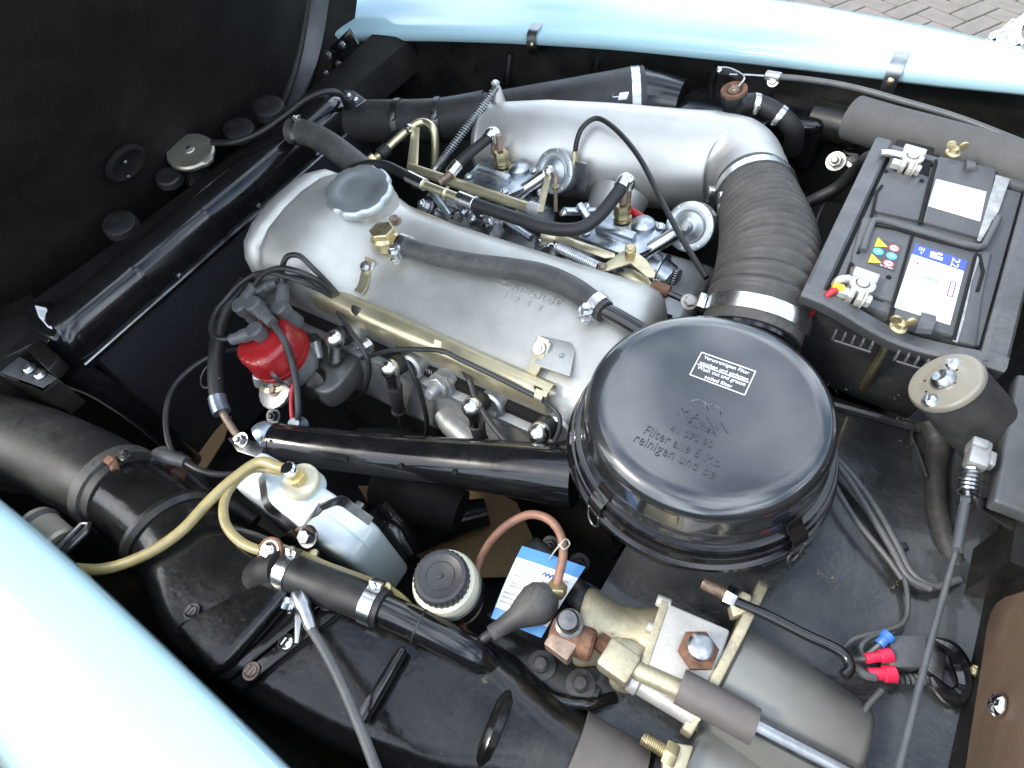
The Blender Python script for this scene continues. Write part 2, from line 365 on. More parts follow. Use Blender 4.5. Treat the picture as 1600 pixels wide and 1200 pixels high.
# ------------------------------------------------------------------ car body
car = thing('car', 'light blue car with its engine bay open and hood raised', 'car', (0, 0, 0))
NE = [(-120, 690, .885), (0, 783, .90), (100, 870, .912), (200, 963, .924), (320, 1079, .937), (440, 1197, .95), (640, 1400, .96)]
FE = [(470, 52.5, .882), (540, 51, .89), (640, 50, .90), (760, 52, .912), (880, 57, .925), (1000, 65, .94), (1200, 84, .965), (1400, 105, .985), (1600, 128, 1.0), (1800, 153, 1.01)]
SEC = [(.022, -.030), (.004, -.028), (0, -.022), (0, -.006), (.004, .001), (.015, .006), (.05, .014), (.09, .017), (.125, .012), (.15, -.004), (.175, -.03), (.21, -.09), (.25, -.2), (.27, -.36), (.27, -.60)]
def fender(edge, sg, nm, lab, stretch=1.0):
    q = catmull(PT(*edge)+([V((.12, -.112, .968)), V((.45, -.108, .985))] if sg < 0 else []), 5); rows = []
    st = stretch if isinstance(stretch, list) else [stretch, stretch]
    for i, p in enumerate(q):
        f = i/(len(q)-1)*(len(st)-1); j = min(int(f), len(st)-2); k = lerp(st[j], st[j+1], f-j)
        rows.append([V((p.x, p.y+sg*dy*k, p.z+dz*min(1, .4+.6*k))) for dy, dz in SEC])
    return part(nm, MB().grid(rows), 'blue_paint', car, lab, sharp=60)
fender(NE, -1, 'fender', 'light blue fender nearest the camera, lower left'); fn = catmull(PT(*NE)+[V((.12, -.112, .968)), V((.45, -.108, .985))], 5)
fender(FE, 1, 'fender', 'light blue fender along the far side', [2.2, 2.2, 2.15, 2.1, 2.0, 1.9, 1.6, 1.15, .70, .45]); ff = catmull(PT(*FE), 5)
# inner wings: walls below the fender lips
fo = [ff[0]+V((-.45, 0, -.03)), ff[0]+V((-.2, 0, -.015))]
ff = fo+ff
mb = MB(); mb.grid([[V((p.x, p.y+.03, p.z-.004)) for p in ff], [V((p.x, p.y+.032, p.z-.05)) for p in ff], [V((p.x, p.y-.005, .74)) for p in ff], [V((p.x, p.y-.07, .56)) for p in ff], [V((p.x, p.y-.28, .36)) for p in ff]], V((0, .012, 0)))
iw = part('inner_wing', mb, 'dirty_black', car, 'black inner wing panel under the far fender')
for px in (791, 930, 1120):                              # pressed ribs
    a = PY(px, 70, 1.2)
    p = min(ff, key=lambda q: abs((q-CAM).dot(RT)/(q-CAM).dot(FWD)*FOC+800-px))
    part('rib', MB().tube([V((p.x, p.y+.026, p.z-.06)), V((p.x-.005, p.y+.010, .80)), V((p.x-.01, p.y-.004, .74)), V((p.x-.02, p.y-.06, .57))], .010, 8, 4), 'dirty_black', iw)
mb = MB(); mb.grid([[V((p.x, p.y-.035, p.z-.004)) for p in fn], [V((p.x, p.y-.03, p.z-.10)) for p in fn], [V((p.x, p.y+.03, .62)) for p in fn], [V((p.x, p.y+.2, .40)) for p in fn]], V((0, -.012, 0)))
part('inner_wing', mb, 'dirty_black', car, 'black inner wing panel under the near fender')
ff = ff[2:]
# firewall, shelf, added dark sheets closing the bay against light
FWX = .285
part('firewall', MB().box((FWX+.012, .55, .76), X_*.012, Y_*.86, Z_*.31, .004), 'dirty_black', car, 'dirty black firewall')
sh0 = [V((-.13, .02, .745)), V((-.10, .635, .775)), V((FWX, .655, .80)), V((FWX, .02, .77))]
mb = MB(); rows = []
for i in range(15):
    row = []
    for j in range(13):
        s_, t_ = j/12, i/14
        p = lerp(lerp(sh0[0], sh0[3], s_), lerp(sh0[1], sh0[2], s_), t_)
        p.z += .004*sin(s_*9+t_*4)*sin(t_*7)+.018*max(0, s_-.86)/.14
        row.append(p)
    rows.append(row)
mb.grid(rows, V((0, 0, -.006)))
part('bulkhead_shelf', mb, 'shelf_black', car, 'dusty black bulkhead shelf between air filter and firewall')
mb = MB().tube([sh0[1]+V((-.02, 0, .006)), sh0[2]+V((0, 0, .006))], .007, 8, 1)
part('shelf_edge', mb, 'shelf_black', car)
part('shelf_riser', MB().box((.09, .655, .70), X_*.20, Y_*.010, Z_*.085), 'pit_black', car)
part('floor_light_stop', MB().box((-.45, .55, .33), X_*.86, Y_*.78, Z_*.01), 'pit_black', car, 'added black sheet keeping light out under the engine')  # added dark sheet, stops light entering from the ground below
part('rear_light_stop', MB().box((FWX+.01, 1.1, .62), X_*.008, Y_*.3, Z_*.28), 'pit_black', car)  # added dark filler so no light leaks in at the rear
# battery corner wall beyond shelf
part('battery_bay_floor', MB().box((.10, .95, .70), X_*.20, Y_*.28, Z_*.008), 'dirty_black', car)
# front: slam panel and an added dark light stop behind it
mb = MB(); rows = []
for i in range(13):
    y = -.12+1.40*i/12; c = (y-.56)/.7; b_ = .03*c*c
    rows.append([V((-1.19, y, .80)), V((-1.20, y, .862+b_*.4)), V((-1.23, y, .868+b_*.6)), V((-1.30, y, .86+b_)), V((-1.38, y, .80+b_)), V((-1.46, y, .70+b_)), V((-1.55, y, .56))])
mb.grid(rows, V((0, 0, -.006))); part('slam_panel', mb, 'hood_black', car, 'black panel across the front of the engine bay')
part('front_light_stop', MB().box((-1.30, .56, .58), X_*.012, Y_*.70, Z_*.25), 'pit_black', car)  # added dark panel, keeps light from leaking in past the radiator
# raised hood seen from below: skin, curved edge frame, stiffening
HT = radians(57); hd = V((cos(HT), 0, sin(HT))); hn = V((sin(HT), 0, -cos(HT)))     # hn faces the bay
def hoodpt(y, s_, off=0):
    c = (y-.56)/.70; return V((-1.49, y, .73+.165*abs(c)**2.2)) + hd*s_ + hn*(off-.05*c*c+.06*(1-min(1, s_/.5))**2)
ys = [-.20+1.68*i/30 for i in range(31)]
part_h = MB().grid([[hoodpt(y, s_) for y in ys] for s_ in [0, .03, .08, .15, .25, .4, .6, .8, 1.0, 1.15, 1.25]], -hn*.006)
hood = part('hood', part_h, 'hood_black', car, 'dark underside of the raised hood')
# edge frame following the rounded corner and side of the hood
def frame_path(off): return [hoodpt(.30, .012, off), hoodpt(.56, .012, off), hoodpt(.76, .014, off), hoodpt(.94, .03, off), hoodpt(1.10, .07, off), hoodpt(1.21, .16, off), hoodpt(1.28, .32, off), hoodpt(1.31, .60, off), hoodpt(1.31, 1.1, off)]
mb = MB().ribbon(frame_path(.012), Y_*.8+hd*.5, .055, .010, 8); part('edge_frame', mb, 'frame_grey', hood, 'curved grey edge frame of the hood')
part('outer_lip', MB().ribbon([p+Y_*.085-hn*.006 for p in frame_path(.012)[2:]], Y_*.8+hd*.5, .125, .006, 8), 'hood_black', hood)
mb = MB().tube([p-Y_*.05 for p in frame_path(.014)], .010, 8, 6); part('edge_seal', mb, 'rubber', hood)
mb = MB().tube([hoodpt(-.14, .02, .012), hoodpt(.05, .012, .016), hoodpt(.3, .008, .016), hoodpt(.6, .006, .016)], .012, 8, 6); part('edge_seal', mb, 'rubber', hood)
# oval access opening in the hood's inner skin
c0 = PL(190, 250, hoodpt(.5, .3), hn)
part('access_hole', MB().lathe([(.034, 0), (.045, .002), (.047, .008), (.040, .012), (.030, .004), (.0, .003)], c0+hn*.004, hn, 24), 'pit_black', hood)
mb = MB().screw(PL(188, 247, c0, hn)+hn*.012, hn, .004); mb.screw(PL(193, 270, c0, hn)+hn*.012, hn, .004); part('hood_screw', mb, 'steel', hood)
# hood hinge plates with bolts near the far front corner
hp = MB(); a = [PY(515, 75, 1.12), PY(545, 45, 1.15), PY(560, 70, 1.15), PY(520, 118, 1.12)]
hp.prism(a, Y_*.006, .001); hg = part('hood_hinge', hp, 'gloss_black', car)
for q in ((514, 86), (535, 70), (530, 100), (510, 115)): part('hinge_bolt', MB().bolt(PY(*q, 1.117), -Y_, .0075), 'zinc', hg)
# steel clips gripping the far fender lip
def lip_clip(pts, lab):
    t = MB().ribbon(pts, X_, .026, .0025, 4); return t
for (px, py, wd, sc_) in ((840, 60, .026, 1), (1400, 100, .024, 1.15)):
    p = min(ff, key=lambda q: abs((q-CAM).dot(RT)/(q-CAM).dot(FWD)*FOC+800-px))
    t = thing('fender_clip', 'small grey steel clip folded over the far fender lip, '+('above the silver intake pipe' if px < 1000 else 'above the battery'), 'clip', p, 'clips on the far fender lip')
    part('clip_plate', MB().ribbon([p+V((0, .03, .012)), p+V((0, .006, .008)), p+V((0, -.006, -.004)), p+V((0, -.008, -.028*sc_)), p+V((0, -.002, -.045*sc_))], X_, wd, .0025, 5), 'steel', t)
    part('rivet', MB().lathe([(.006, 0), (.006, .002), (.003, .004), (0, .0045)], p+V((0, -.009, -.018*sc_)), V((0, -1, .2)), 14), 'brass', t)
# rear-view mirror standing on the far fender, mostly out of view
mp = P(1572, 62, 1.0); t = thing('wing_mirror', 'chrome wing mirror on the far fender at the top right corner', 'mirror', mp)
part('mirror_base', MB().lathe([(.030, 0), (.028, .006), (.016, .014), (.010, .03)], mp, V((.1, .2, 1)), 24), 'chrome', t)
part('stem', MB().tube([mp+V((0, 0, .01)), mp+V((.03, .04, .05)), mp+V((.06, .07, .12))], [.012, .009, .008], 12), 'chrome', t)
part('mirror_head', MB().lathe([(.0, -.03), (.03, -.026), (.055, -.012), (.062, 0), (.060, .004), (.054, .004)], mp+V((.075, .08, .16)), V((.5, -.5, .2)), 32), 'chrome', t)
# sign: brown insulating board on the firewall, with press stud
mbp = [PX(x, y, FWX-.004) for x, y in ((1508, 1290), (1526, 1160), (1540, 1070), (1552, 985), (1557, 962), (1566, 946), (1580, 938), (1606, 930), (1750, 880), (1750, 1290))]
t = thing('firewall_board', 'brown fibre insulation board on the firewall at lower right', 'board', mbp[1])
part('board', MB().prism(mbp, -X_*.006, .001), 'brown_board', t)
q = PX(1563, 1104, FWX-.012)
part('press_stud', MB().lathe([(.011, 0), (.011, .003), (.008, .007), (.004, .0085), (0, .007)], q, -X_, 22), 'chrome', t)
# grey metal cover box at the right edge
a, b, c, d = P(1590, 583, .93), P(1553, 782, .93), P(1640, 815, .93), P(1680, 600, .93)
t = thing('relay_box', 'grey sheet metal cover box at the right edge beside the wiper motor', 'box', b-Z_*.14)
part('box_cover', MB().prism([a, b, c, d], -Z_*.022, .004, 3), 'frame_grey', t)
part('box_flange', MB().prism([P(1503, 772, .905), P(1550, 778, .905), P(1640, 815, .905), P(1630, 860, .905), P(1540, 800, .905)], -Z_*.004, .001), 'dirty_black', t)
part('box_post', MB().box((.275, .46, .86), X_*.010, Y_*.03, Z_*.05), 'dirty_black', t)
# ------------------------------------------------------------------ radiator
t = thing('radiator', 'black radiator with rounded top tank across the front of the bay', 'radiator', (-1.16, .55, .40))
r0, r1 = V((-1.165, .16, .875)), V((-1.19, .97, .875))
def tank_sec(p, k=1.0, dz=0):
    return [p+V((dx*k, 0, dz+z_*k)) for dx, z_ in ((.045, -.065), (.045, -.012), (.040, .008), (.026, .024), (.005, .031), (-.018, .028), (-.034, .014), (-.040, -.01), (-.040, -.065))]
rows = [tank_sec(lerp(r0, r1, f), kk, d_) for f, kk, d_ in ((-.06, .55, -.05), (-.05, .8, -.03), (-.025, .95, -.012), (.0, 1, 0), (.03, 1, 0), (.175, 1, 0), (.185, 1.04, .001), (.2, 1.04, .001), (.21, 1, 0), (.40, 1, 0), (.41, 1.04, .001), (.425, 1.04, .001), (.435, 1, 0), (.62, 1, 0), (.86, 1, 0), (.92, 1, 0), (.96, .97, -.004), (1, .85, -.02))]
tk = part('top_tank', MB().grid(rows), 'gloss_black', t, sharp=50)
part('tank_lip', MB().tube([r0+V((.050, -.03, -.052)), r1+V((.050, -.02, -.052))], .0035, 8, 1), 'steel', t)
for f in (.26, .55, .8): part('lip_rivet', MB().lathe([(.006, 0), (.004, .004), (0, .005)], lerp(r0, r1, f)+V((.050, 0, -.042)), V((1, 0, .4)), 10), 'dark_steel', t)
co = part('core', MB().box((-1.165, .56, .60), X_*.032, Y_*.405, Z_*.22), 'core', t, 'dark finned radiator core')
part('side_frame', MB().tube([r0+V((.03, -.055, -.055)), r0+V((.04, -.04, -.12)), r0+V((.045, -.03, -.25)), r0+V((.045, -.03, -.45))], [.030, .026, .024, .024], 12), 'gloss_black', t)
n0 = P(298, 258, .880)
nk = part('filler_neck', MB().lathe([(.036, -.03), (.030, -.012), (.027, .0), (.027, .020), (.033, .022)], n0, V((.05, 0, 1)), 28), 'gloss_black', t)
cp = V((.20, -.12, 1)).normalized()
c0 = P(297, 236, .918)
t2 = part('cap_disc', MB().lathe([(.044, -.010), (.051, -.009), (.052, -.002), (.049, .003), (.038, .004), (.012, .0045), (.010, .007), (0, .0075)], c0, cp, 36, lambda i, f: 1+(.10 if i in (0, 1, 2) and (abs((f % .5)-.25) < .035) else 0)), 'olive_cap', t, 'tarnished silver pressure cap')
part('rivet', MB().lathe([(.006, 0), (.005, .003), (0, .004)], c0+cp*.0065, cp, 12), 'zinc', t2)
# black rubber buffers standing on the front panel
for px, py, z, r, h, lab in ((185, 348, .885, .034, .016, 'on the panel left of the radiator cap'), (372, 200, .895, .036, .016, 'just behind the silver radiator cap'), (419, 165, .91, .036, .020, 'furthest of the row along the radiator'), (262, 275, .893, .028, .014, 'low beside the silver radiator cap')):
    o = P(px, py, z); m_ = MB().lathe([(r*1.05, -h), (r, -.006), (r*.97, 0), (r*.85, .003), (r*.2, .0035), (0, .002)], o, V((.25, -.1, 1)), 26)
    solo('rubber_buffer', m_, 'rubber', 'round black rubber buffer '+lab, 'rubber buffer', 'rubber buffers on the front panel')
# overflow hose and its end bracket
hose('overflow_hose', 'thin black overflow hose from the radiator cap to the far corner', 'hose', PT((332, 223, .925), (365, 222, .93), (402, 209, .93), (440, 184, .94), (478, 155, .95), (510, 143, .95), (532, 148, .93), (541, 166, .88), (540, 185, .82)), .0065, 'rubber')
b0 = [P(x, y, .90) for x, y in ((537, 140), (552, 141), (572, 156), (556, 166), (543, 158))]
t = thing('bracket_plate', 'small silver bracket plate with two screws at the far end of the radiator', 'bracket', b0[0])
part('plate', MB().prism(b0, -Z_*.005, .001), 'steel', t)
for q in ((544, 149), (555, 155)): part('screw', MB().screw(P(*q, .902), Z_, .006), 'zinc', t)
# bracket at the near end with two slotted screws, inspection sticker
b0 = [P(x, y, .86) for x, y in ((-8, 560), (22, 552), (92, 592), (66, 612), (-8, 585))]
t = thing('body_bracket', 'black steel bracket with two slotted screws at the left edge', 'bracket', b0[0]-Z_*.08)
part('bracket_plate', MB().prism(b0, -Z_*.006, .0015), 'frame_grey', t)
part('bracket_side', MB().prism([b0[2], b0[3], b0[3]-Z_*.07, b0[2]-Z_*.07], V((-.006, 0, 0))), 'dirty_black', t)
part('bracket_front', MB().prism([b0[3], b0[4], b0[4]-Z_*.07, b0[3]-Z_*.07], V((-.004, .006, 0))), 'dirty_black', t)
for q in ((46, 577), (63, 586)): part('screw', MB().screw(P(*q, .862), Z_, .0085), 'zinc', t)
bx_ = [P(x, y, .885) for x, y in ((40, 545), (62, 528), (92, 558), (74, 578))]
part('bracket_stop', MB().prism(bx_, -Z_*.03, .004), 'dirty_black', t)
part('bracket_arm', MB().box(P(20, 520, .86), V((.07, -.03, 0)), V((.02, .05, 0)), Z_*.012, .006), 'dirty_black', t)
st = [P(x, y, .90) for x, y in ((51, 474), (69, 478), (78, 511), (71, 508), (57, 492))]
n_ = (st[1]-st[0]).cross(st[2]-st[0]).normalized(); n_ = n_ if n_.z > 0 else -n_
t = thing('sticker', 'small white printed sticker at the near end of the radiator', 'sticker', st[0])
part('sticker_base', MB().prism([P(x, y, .893) for x, y in ((30, 470), (78, 466), (98, 500), (82, 530), (44, 510))], -Z_*.035, .012, 3), 'gloss_black', t)
part('paper', MB().prism([p-Z_*.0065 for p in st], Z_*.0012), 'paper', t)
for k in range(3): part('print_line', MB().box(lerp(lerp(st[0], st[1], .5), lerp(st[4], st[2], .5), .3+.15*k)-Z_*.005, (st[1]-st[0])*.3, (st[2]-st[1])*.012, Z_*.0003), 'print_grey', t)
# upper radiator hose
hp = PT((455, 205, .912), (482, 209, .912), (515, 226, .905), (545, 248, .895), (575, 272, .875))
hose('radiator_hose', 'thick grey upper radiator hose running into the engine front', 'hose', hp, .027, 'rubber_grey', (.13,), sub=10, side=V((.2, .3, .8)))

# ------------------------------------------------------------------ engine
en = thing('engine', 'four cylinder engine with cast aluminium valve cover', 'engine', (-.6, .55, .36))
main = [(.428, .800), (.430, .830), (.438, .848), (.458, .858), (.490, .866), (.530, .878), (.570, .892), (.605, .901), (.640, .902), (.668, .892), (.688, .872), (.694, .840), (.694, .800)]
hump = [(.428, .800), (.426, .850), (.430, .890), (.446, .920), (.480, .940), (.530, .950), (.580, .953), (.630, .948), (.670, .932), (.696, .905), (.706, .87), (.708, .84), (.706, .800)]
def sstep(a, b, x): x = max(0, min(1, (x-a)/(b-a))); return x*x*(3-2*x)
rows = []
xs = [-1.022, -1.020, -1.014, -1.004, -.990, -.975, -.96, -.945, -.935, -.925, -.915, -.905, -.89, -.87, -.84, -.81, -.78, -.75, -.72, -.69, -.65, -.60, -.5, -.4, -.3, -.255, -.235, -.222, -.214, -.210]
for x in xs:
    h_ = 1-sstep(-.83, -.70, x); gro = -.010*math.exp(-((x+.935)/.010)**2)      # groove round the front dome
    e = min(1, max(0, (x+1.022)/.075)); fe = (1-(1-e)**2.4)**(1/2.4) if e < 1 else 1
    e2 = min(1, max(0, (-.210-x)/.045)); f2 = (1-(1-e2)**2.2)**(1/2.2)
    row = []
    for (a, b) in zip(main, hump):
        y = lerp(a[0], b[0], h_); z = lerp(a[1], b[1], h_)
        k_ = .25+.75*fe; z = .80+(z-.80)*(.30+.70*fe)*(.35+.65*f2); y = .565+(y-.565)*(.55+.45*fe)*(.72+.28*f2)
        if z > .83: z += gro*sstep(.86, .93, z); y += gro*(.4 if y > .56 else -.4)
        yo = .035*h_*(0)
        row.append(V((x if x > -.84 else -.84+(x+.84)*.82, y+yo, z)))
    rows.append(row)
mb = MB().grid(rows); n = len(main); N = len(mb.v)
mb.f.append(tuple(range(n))); mb.f.append(tuple(range(N-n, N)))
cov = part('valve_cover', mb, 'cast_alu', en, 'silver cast valve cover', sharp=70)
def top_z(y): return max([lerp(a[1], b[1], (y-a[0])/(b[0]-a[0])) for a, b in zip(main, main[1:]) if a[0] <= y <= b[0] and b[0] > a[0]] or [.9])
# cast lettering
o1 = P(776, 438, .892); o2 = P(905, 482, .878)
d1 = (P(868, 478, .880)-P(776, 440, .884)); d1.z = 0
def cover_text(txt, px, py, h, wid, zoff):
    o = P(px, py, .885); o.z = top_z(o.y)
    for _ in range(3): o = P(px, py, o.z); o.z = top_z(o.y)
    sl_ = (top_z(o.y+.015)-top_z(o.y-.005))/.02
    return text_mb(txt, o+Z_*zoff, V((1, -.02, 0)), V((0, 1, sl_)), h, .0026, 1.25, width=wid)
part('cast_lettering', cover_text('ZUNDFOLGE', 777, 444, .012, .118, .0002), 'cast_alu', cov)
part('cast_lettering', cover_text('1  3  4  2', 786, 464, .012, .070, .0002), 'cast_alu', cov)
# oil filler
oc = P(563, 304, .944)
part('filler_boss', MB().lathe([(.064, -.034), (.057, -.018), (.055, -.010), (.053, -.003)], oc, V((.10, -.14, 1)), 36), 'cast_alu', en)
t = thing('oil_filler_cap', 'grey scalloped oil filler cap on the front of the valve cover', 'cap', oc-Z_*.005)
part('cap_body', MB().lathe([(.050, -.006), (.060, -.003), (.064, .003), (.063, .011), (.058, .016), (.042, .0165), (.038, .0145), (.020, .0135), (0, .0135)], oc, V((.10, -.14, 1)), 72, lambda i, f: 1-(.055*max(0, cos(f*2*pi*8))**2 if 0 < i < 5 else 0)), 'grey_cap', t)
# bolts on cover
part('cover_bolt', MB().bolt(P(617, 346, .905), Z_, .009), 'rusty_steel', en)
part('cover_bolt', MB().bolt(P(757, 408, .905), Z_, .008), 'zinc', en)
# cast lug on the cover front left, outer ear
part('mounting_ear', MB().prism([P(x, y, .80) for x, y in ((386, 300), (398, 283), (422, 282), (432, 330), (402, 365))], Z_*.012, .004), 'dull_alu', en)
# gasket and head
def strip(y, z, hy, hz, x0, x1, m_, nm, bev=.002): return part(nm, MB().box(((x0+x1)/2, y, z), X_*(x1-x0)/2, Y_*hy, Z_*hz, bev), m_, en)
strip(.560, .792, .148, .0075, -.885, -.215, 'pit_black', 'cover_gasket')
strip(.556, .778, .158, .0055, -.875, -.220, 'dull_alu', 'head_rim')
hs = [(.412, .773), (.402, .740), (.392, .700), (.386, .665), (.395, .635), (.70, .635), (.70, .773)]
head = part('cylinder_head', MB().prism([V((-.86, y, z)) for y, z in hs], X_*.63, .006), 'dull_alu', en, 'grey cylinder head with plug recesses')
part('engine_block', MB().box((-.54, .55, .50), X_*.36, Y_*.14, Z_*.155, .02), 'pit_black', en)
# front chain-case flange wrapping round the distributor
fl = [(470, 500), (478, 489), (490, 484), (505, 483), (522, 487), (545, 497), (560, 508), (566, 528), (562, 550), (552, 572), (538, 592), (524, 606), (508, 614), (494, 612), (484, 604), (475, 585), (470, 560)]
part('chain_case', MB().prism([P(x, y, .762) for x, y in fl], -Z_*.05, .007, 3), 'grimy_alu', en, sharp=60)
part('case_rim', MB().tube(PT((470, 498, .778), (482, 487, .78), (505, 484, .78), (535, 492, .78), (560, 505, .78)), .004, 8), 'cast_alu', en)
# plug recess bosses and head furniture
for k, (px, py) in enumerate(((545, 528), (640, 575), (765, 635), (870, 672))):
    o = PY(px, py, .404); part('plug_boss', MB().lathe([(.024, -.03), (.024, .0), (.019, .003), (.017, -.006), (0, -.006)], o, V((0, -1, .35)), 26), 'dull_alu', en)
o = PY(688, 603, .402); ax = V((0, -1, .35))
ub = part('drain_union', MB().lathe([(.024, -.02), (.024, .002)], o, ax, 24), 'dull_alu', en)
part('union_nut', MB().hexa(o+ax.normalized()*.002, ax, .021, .010), 'dull_alu', en)
part('union_stud', MB().lathe([(.011, .010), (.011, .028), (.008, .032)], o, ax, 16), 'dull_alu', en)
for px, py, r in ((575, 540, .010), (672, 662, .009), (566, 540, .006)):
    part('head_bolt', MB().bolt(PY(px, py, .402), V((0, -1, .4)), r, stud=.006), 'zinc', en)
part('coolant_elbow', MB().tube([PY(688, 645, .395), PY(705, 662, .388), PY(735, 690, .375), PY(760, 720, .36)], [.014, .022, .024, .024], 18), 'dull_alu', en)
for px, py, tx, wd in ((690, 588, '121 016 12 20', .055), (790, 656, '12', .008)):
    o = PY(px, py, .406); part('cast_number', text_mb(tx, o+V((-.03, -.003, 0)), X_, V((0, .28, 1)), .007, .0015, 1.2, width=wd), 'cast_alu', en)
# starter/exhaust lumps lower down so the space under the tube reads as machinery
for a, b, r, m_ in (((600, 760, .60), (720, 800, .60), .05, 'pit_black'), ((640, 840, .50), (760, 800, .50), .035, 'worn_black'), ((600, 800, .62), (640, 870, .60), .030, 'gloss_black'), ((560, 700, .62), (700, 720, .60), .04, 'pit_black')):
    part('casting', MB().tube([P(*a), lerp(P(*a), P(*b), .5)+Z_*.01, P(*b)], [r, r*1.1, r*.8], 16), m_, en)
for px, py, z_, r in ((480, 690, .70, .012), (428, 650, .70, .010), (905, 880, .62, .012), (860, 850, .60, .01), (600, 735, .60, .012), (790, 640, .66, .009)):
    part('casting_bolt', MB().bolt(P(px, py, z_), V((.2, -.5, .8)), r, stud=.006), 'dark_steel', en)
# brown sheet, and a tan strip standing in for bright ground below
solo('cardboard_sheet', MB().prism([P(x, y, .42) for x, y in ((560, 760), (800, 770), (860, 900), (700, 905), (600, 830))], Z_*.004), 'brown_sheet', 'brown sheet glimpsed under the engine below the black tube', 'board')
solo('tan_strip', MB().prism([P(x, y, .45) for x, y in ((300, 725), (352, 655), (362, 652), (350, 690), (318, 740))], Z_*.004), 'brown_sheet', 'tan strip glimpsed under the engine beside the distributor lead', 'board')

# ------------------------------------------------------------------ gold wire channel with holes
cx0, cx1 = P(508, 455, .862), P(862, 612, .862)
dch = (cx1-cx0).normalized()
prof = [(-.022, -.032), (-.0225, -.004), (-.019, .004), (-.012, .0085), (-.002, .010), (.008, .0085), (.013, .004), (.014, -.006)]
pin = [(a*.90, b-.0016) for a, b in prof]
up_ = V((0, 0, 1)); sd_ = dch.cross(up_) * -1
rows = [[cx0+dch*s_+sd_*a+up_*b for a, b in prof+pin[::-1]] for s_ in [0, (cx1-cx0).length]]
rows[0] = [p-dch*.018*max(0, (-a-.005)/.02) for p, (a, b) in zip(rows[0], prof+pin[::-1])]
rows = [rows[0]]+[[lerp(p, q, f) for p, q in zip(*rows)] for f in (.25, .5, .75)]+[rows[1]]
n = len(rows[0]); mb = MB(); mb.add([p for r in rows for p in r], [(i*n+k, i*n+(k+1) % n, (i+1)*n+(k+1) % n, (i+1)*n+k) for i in range(len(rows)-1) for k in range(n)]+[tuple(range(n)), tuple(range((len(rows)-1)*n, len(rows)*n))])
t = thing('wire_channel', 'gold zinc plated spark plug wire channel along the valve cover', 'cable channel', cx0)
ch = part('channel', mb, 'gold_zinc', t, sharp=30)
cm = MB()
for px, py in ((549, 487), (832, 611)):
    o = PL(px, py, cx0+sd_*-.022, sd_); cm.cyl(o-sd_*.02, o+sd_*.015, .0115, 20)
cut(ch, cm)
for px, py in ((686, 545), (843, 622)):
    o = PL(px, py, cx0+sd_*-.026, sd_)
    part('wire_clip', MB().ribbon([o+Z_*.016+sd_*.004, o+Z_*.010, o+Z_*.002-sd_*.005, o-Z_*.008-sd_*.002], dch, .013, .0016, 5), 'gold_zinc', t)
for (px, py, qx, qy) in ((574, 418, 566, 450), (845, 545, 836, 575)):
    o = P(px, py, .880); q = P(qx, qy, .870)
    st = part('stand_off', MB().ribbon([o+V((0, .012, .012)), o+V((0, 0, .002)), q+V((0, .004, .004)), q+V((0, -.012, 0))], dch, .018, .003, 6), 'gold_zinc', t)
    part('stand_off_bolt', MB().bolt(o+V((0, -.004, .006)), V((0, -.6, .8)), .0065), 'zinc', st)
    part('stand_off_pad', MB().box(o+V((0, .004, -.002)), X_*.014, V((0, .010, .008)), V((0, -.004, .005)), .004), 'cast_alu', st)
pp = [P(x, y, .872) for x, y in ((846, 528), (893, 538), (899, 552), (891, 592), (836, 572))]
pl = part('cover_plate', MB().prism(pp, Z_*.006, .002), 'cast_alu', en, 'small cast plate on the valve cover')
part('plate_screw', MB().screw(P(878, 555, .879), Z_, .003), 'dull_alu', pl)

# ------------------------------------------------------------------ breather: brass banjo, hose, black pipe
bj = P(601, 372, .915)
t = thing('breather_fitting', 'brass banjo fitting on top of the valve cover', 'pipe fitting', bj-Z_*.02)
part('banjo_body', MB().lathe([(.016, -.024), (.022, -.018), (.025, -.008), (.025, .004), (.020, .010)], bj, Z_, 24), 'brass', t)
part('banjo_bolt', MB().hexa(bj+Z_*.009, Z_, .023, .012), 'brass', t)
part('banjo_spout', MB().lathe([(.012, .015), (.013, .03), (.015, .033), (.012, .036), (.012, .05)], bj, P(640, 388, .912)-bj, 16), 'brass', t)
bh = PT((628, 384, .914), (680, 400, .916), (740, 412, .917), (800, 420, .918), (850, 430, .918), (895, 450, .916), (945, 487, .914))
t = thing('breather_hose', 'worn grey breather hose lying along the valve cover', 'hose', bh[0])
part('hose_body', MB().tube(bh, [.0165, .0165, .017, .0175, .018, .018, .018], 18, 10), 'rubber_worn', t)
for tt in (.012, .965):
    p, d = along(bh, tt); cl = part('hose_clamp', MB().lathe([(.018, -.008), (.0215, -.008), (.0215, .008), (.018, .008)], p, d, 28), 'zinc', t)
    tw = (V((0, -1, .1))-d*V((0, -1, .1)).dot(d)).normalized(); q = p+tw*.026
    part('clamp_ear', MB().box(q, d*.007, tw*.008, d.cross(tw)*.007, .002), 'zinc', cl)
    part('clamp_bolt', MB().bolt(q+d.cross(tw)*-.006, -d.cross(tw), .0075, .009), 'zinc', cl); part('clamp_bolt', MB().bolt(q+d.cross(tw)*.006, d.cross(tw), .0075, .008), 'zinc', cl)
solo('breather_pipe', MB().tube(PT((938, 482, .914), (965, 495, .912), (1010, 522, .905)), .0125, 16), 'gloss_black', 'short black pipe joining the breather hose to the air filter', 'pipe')
solo('fuel_line', MB().tube(PT((598, 298, .875), (630, 322, .875), (690, 348, .875), (760, 378, .875), (830, 408, .873), (880, 425, .872), (915, 438, .872), (932, 438, .865)), .0065, 12), 'gold_zinc', 'thin gold fuel pipe along the far edge of the valve cover', 'pipe')
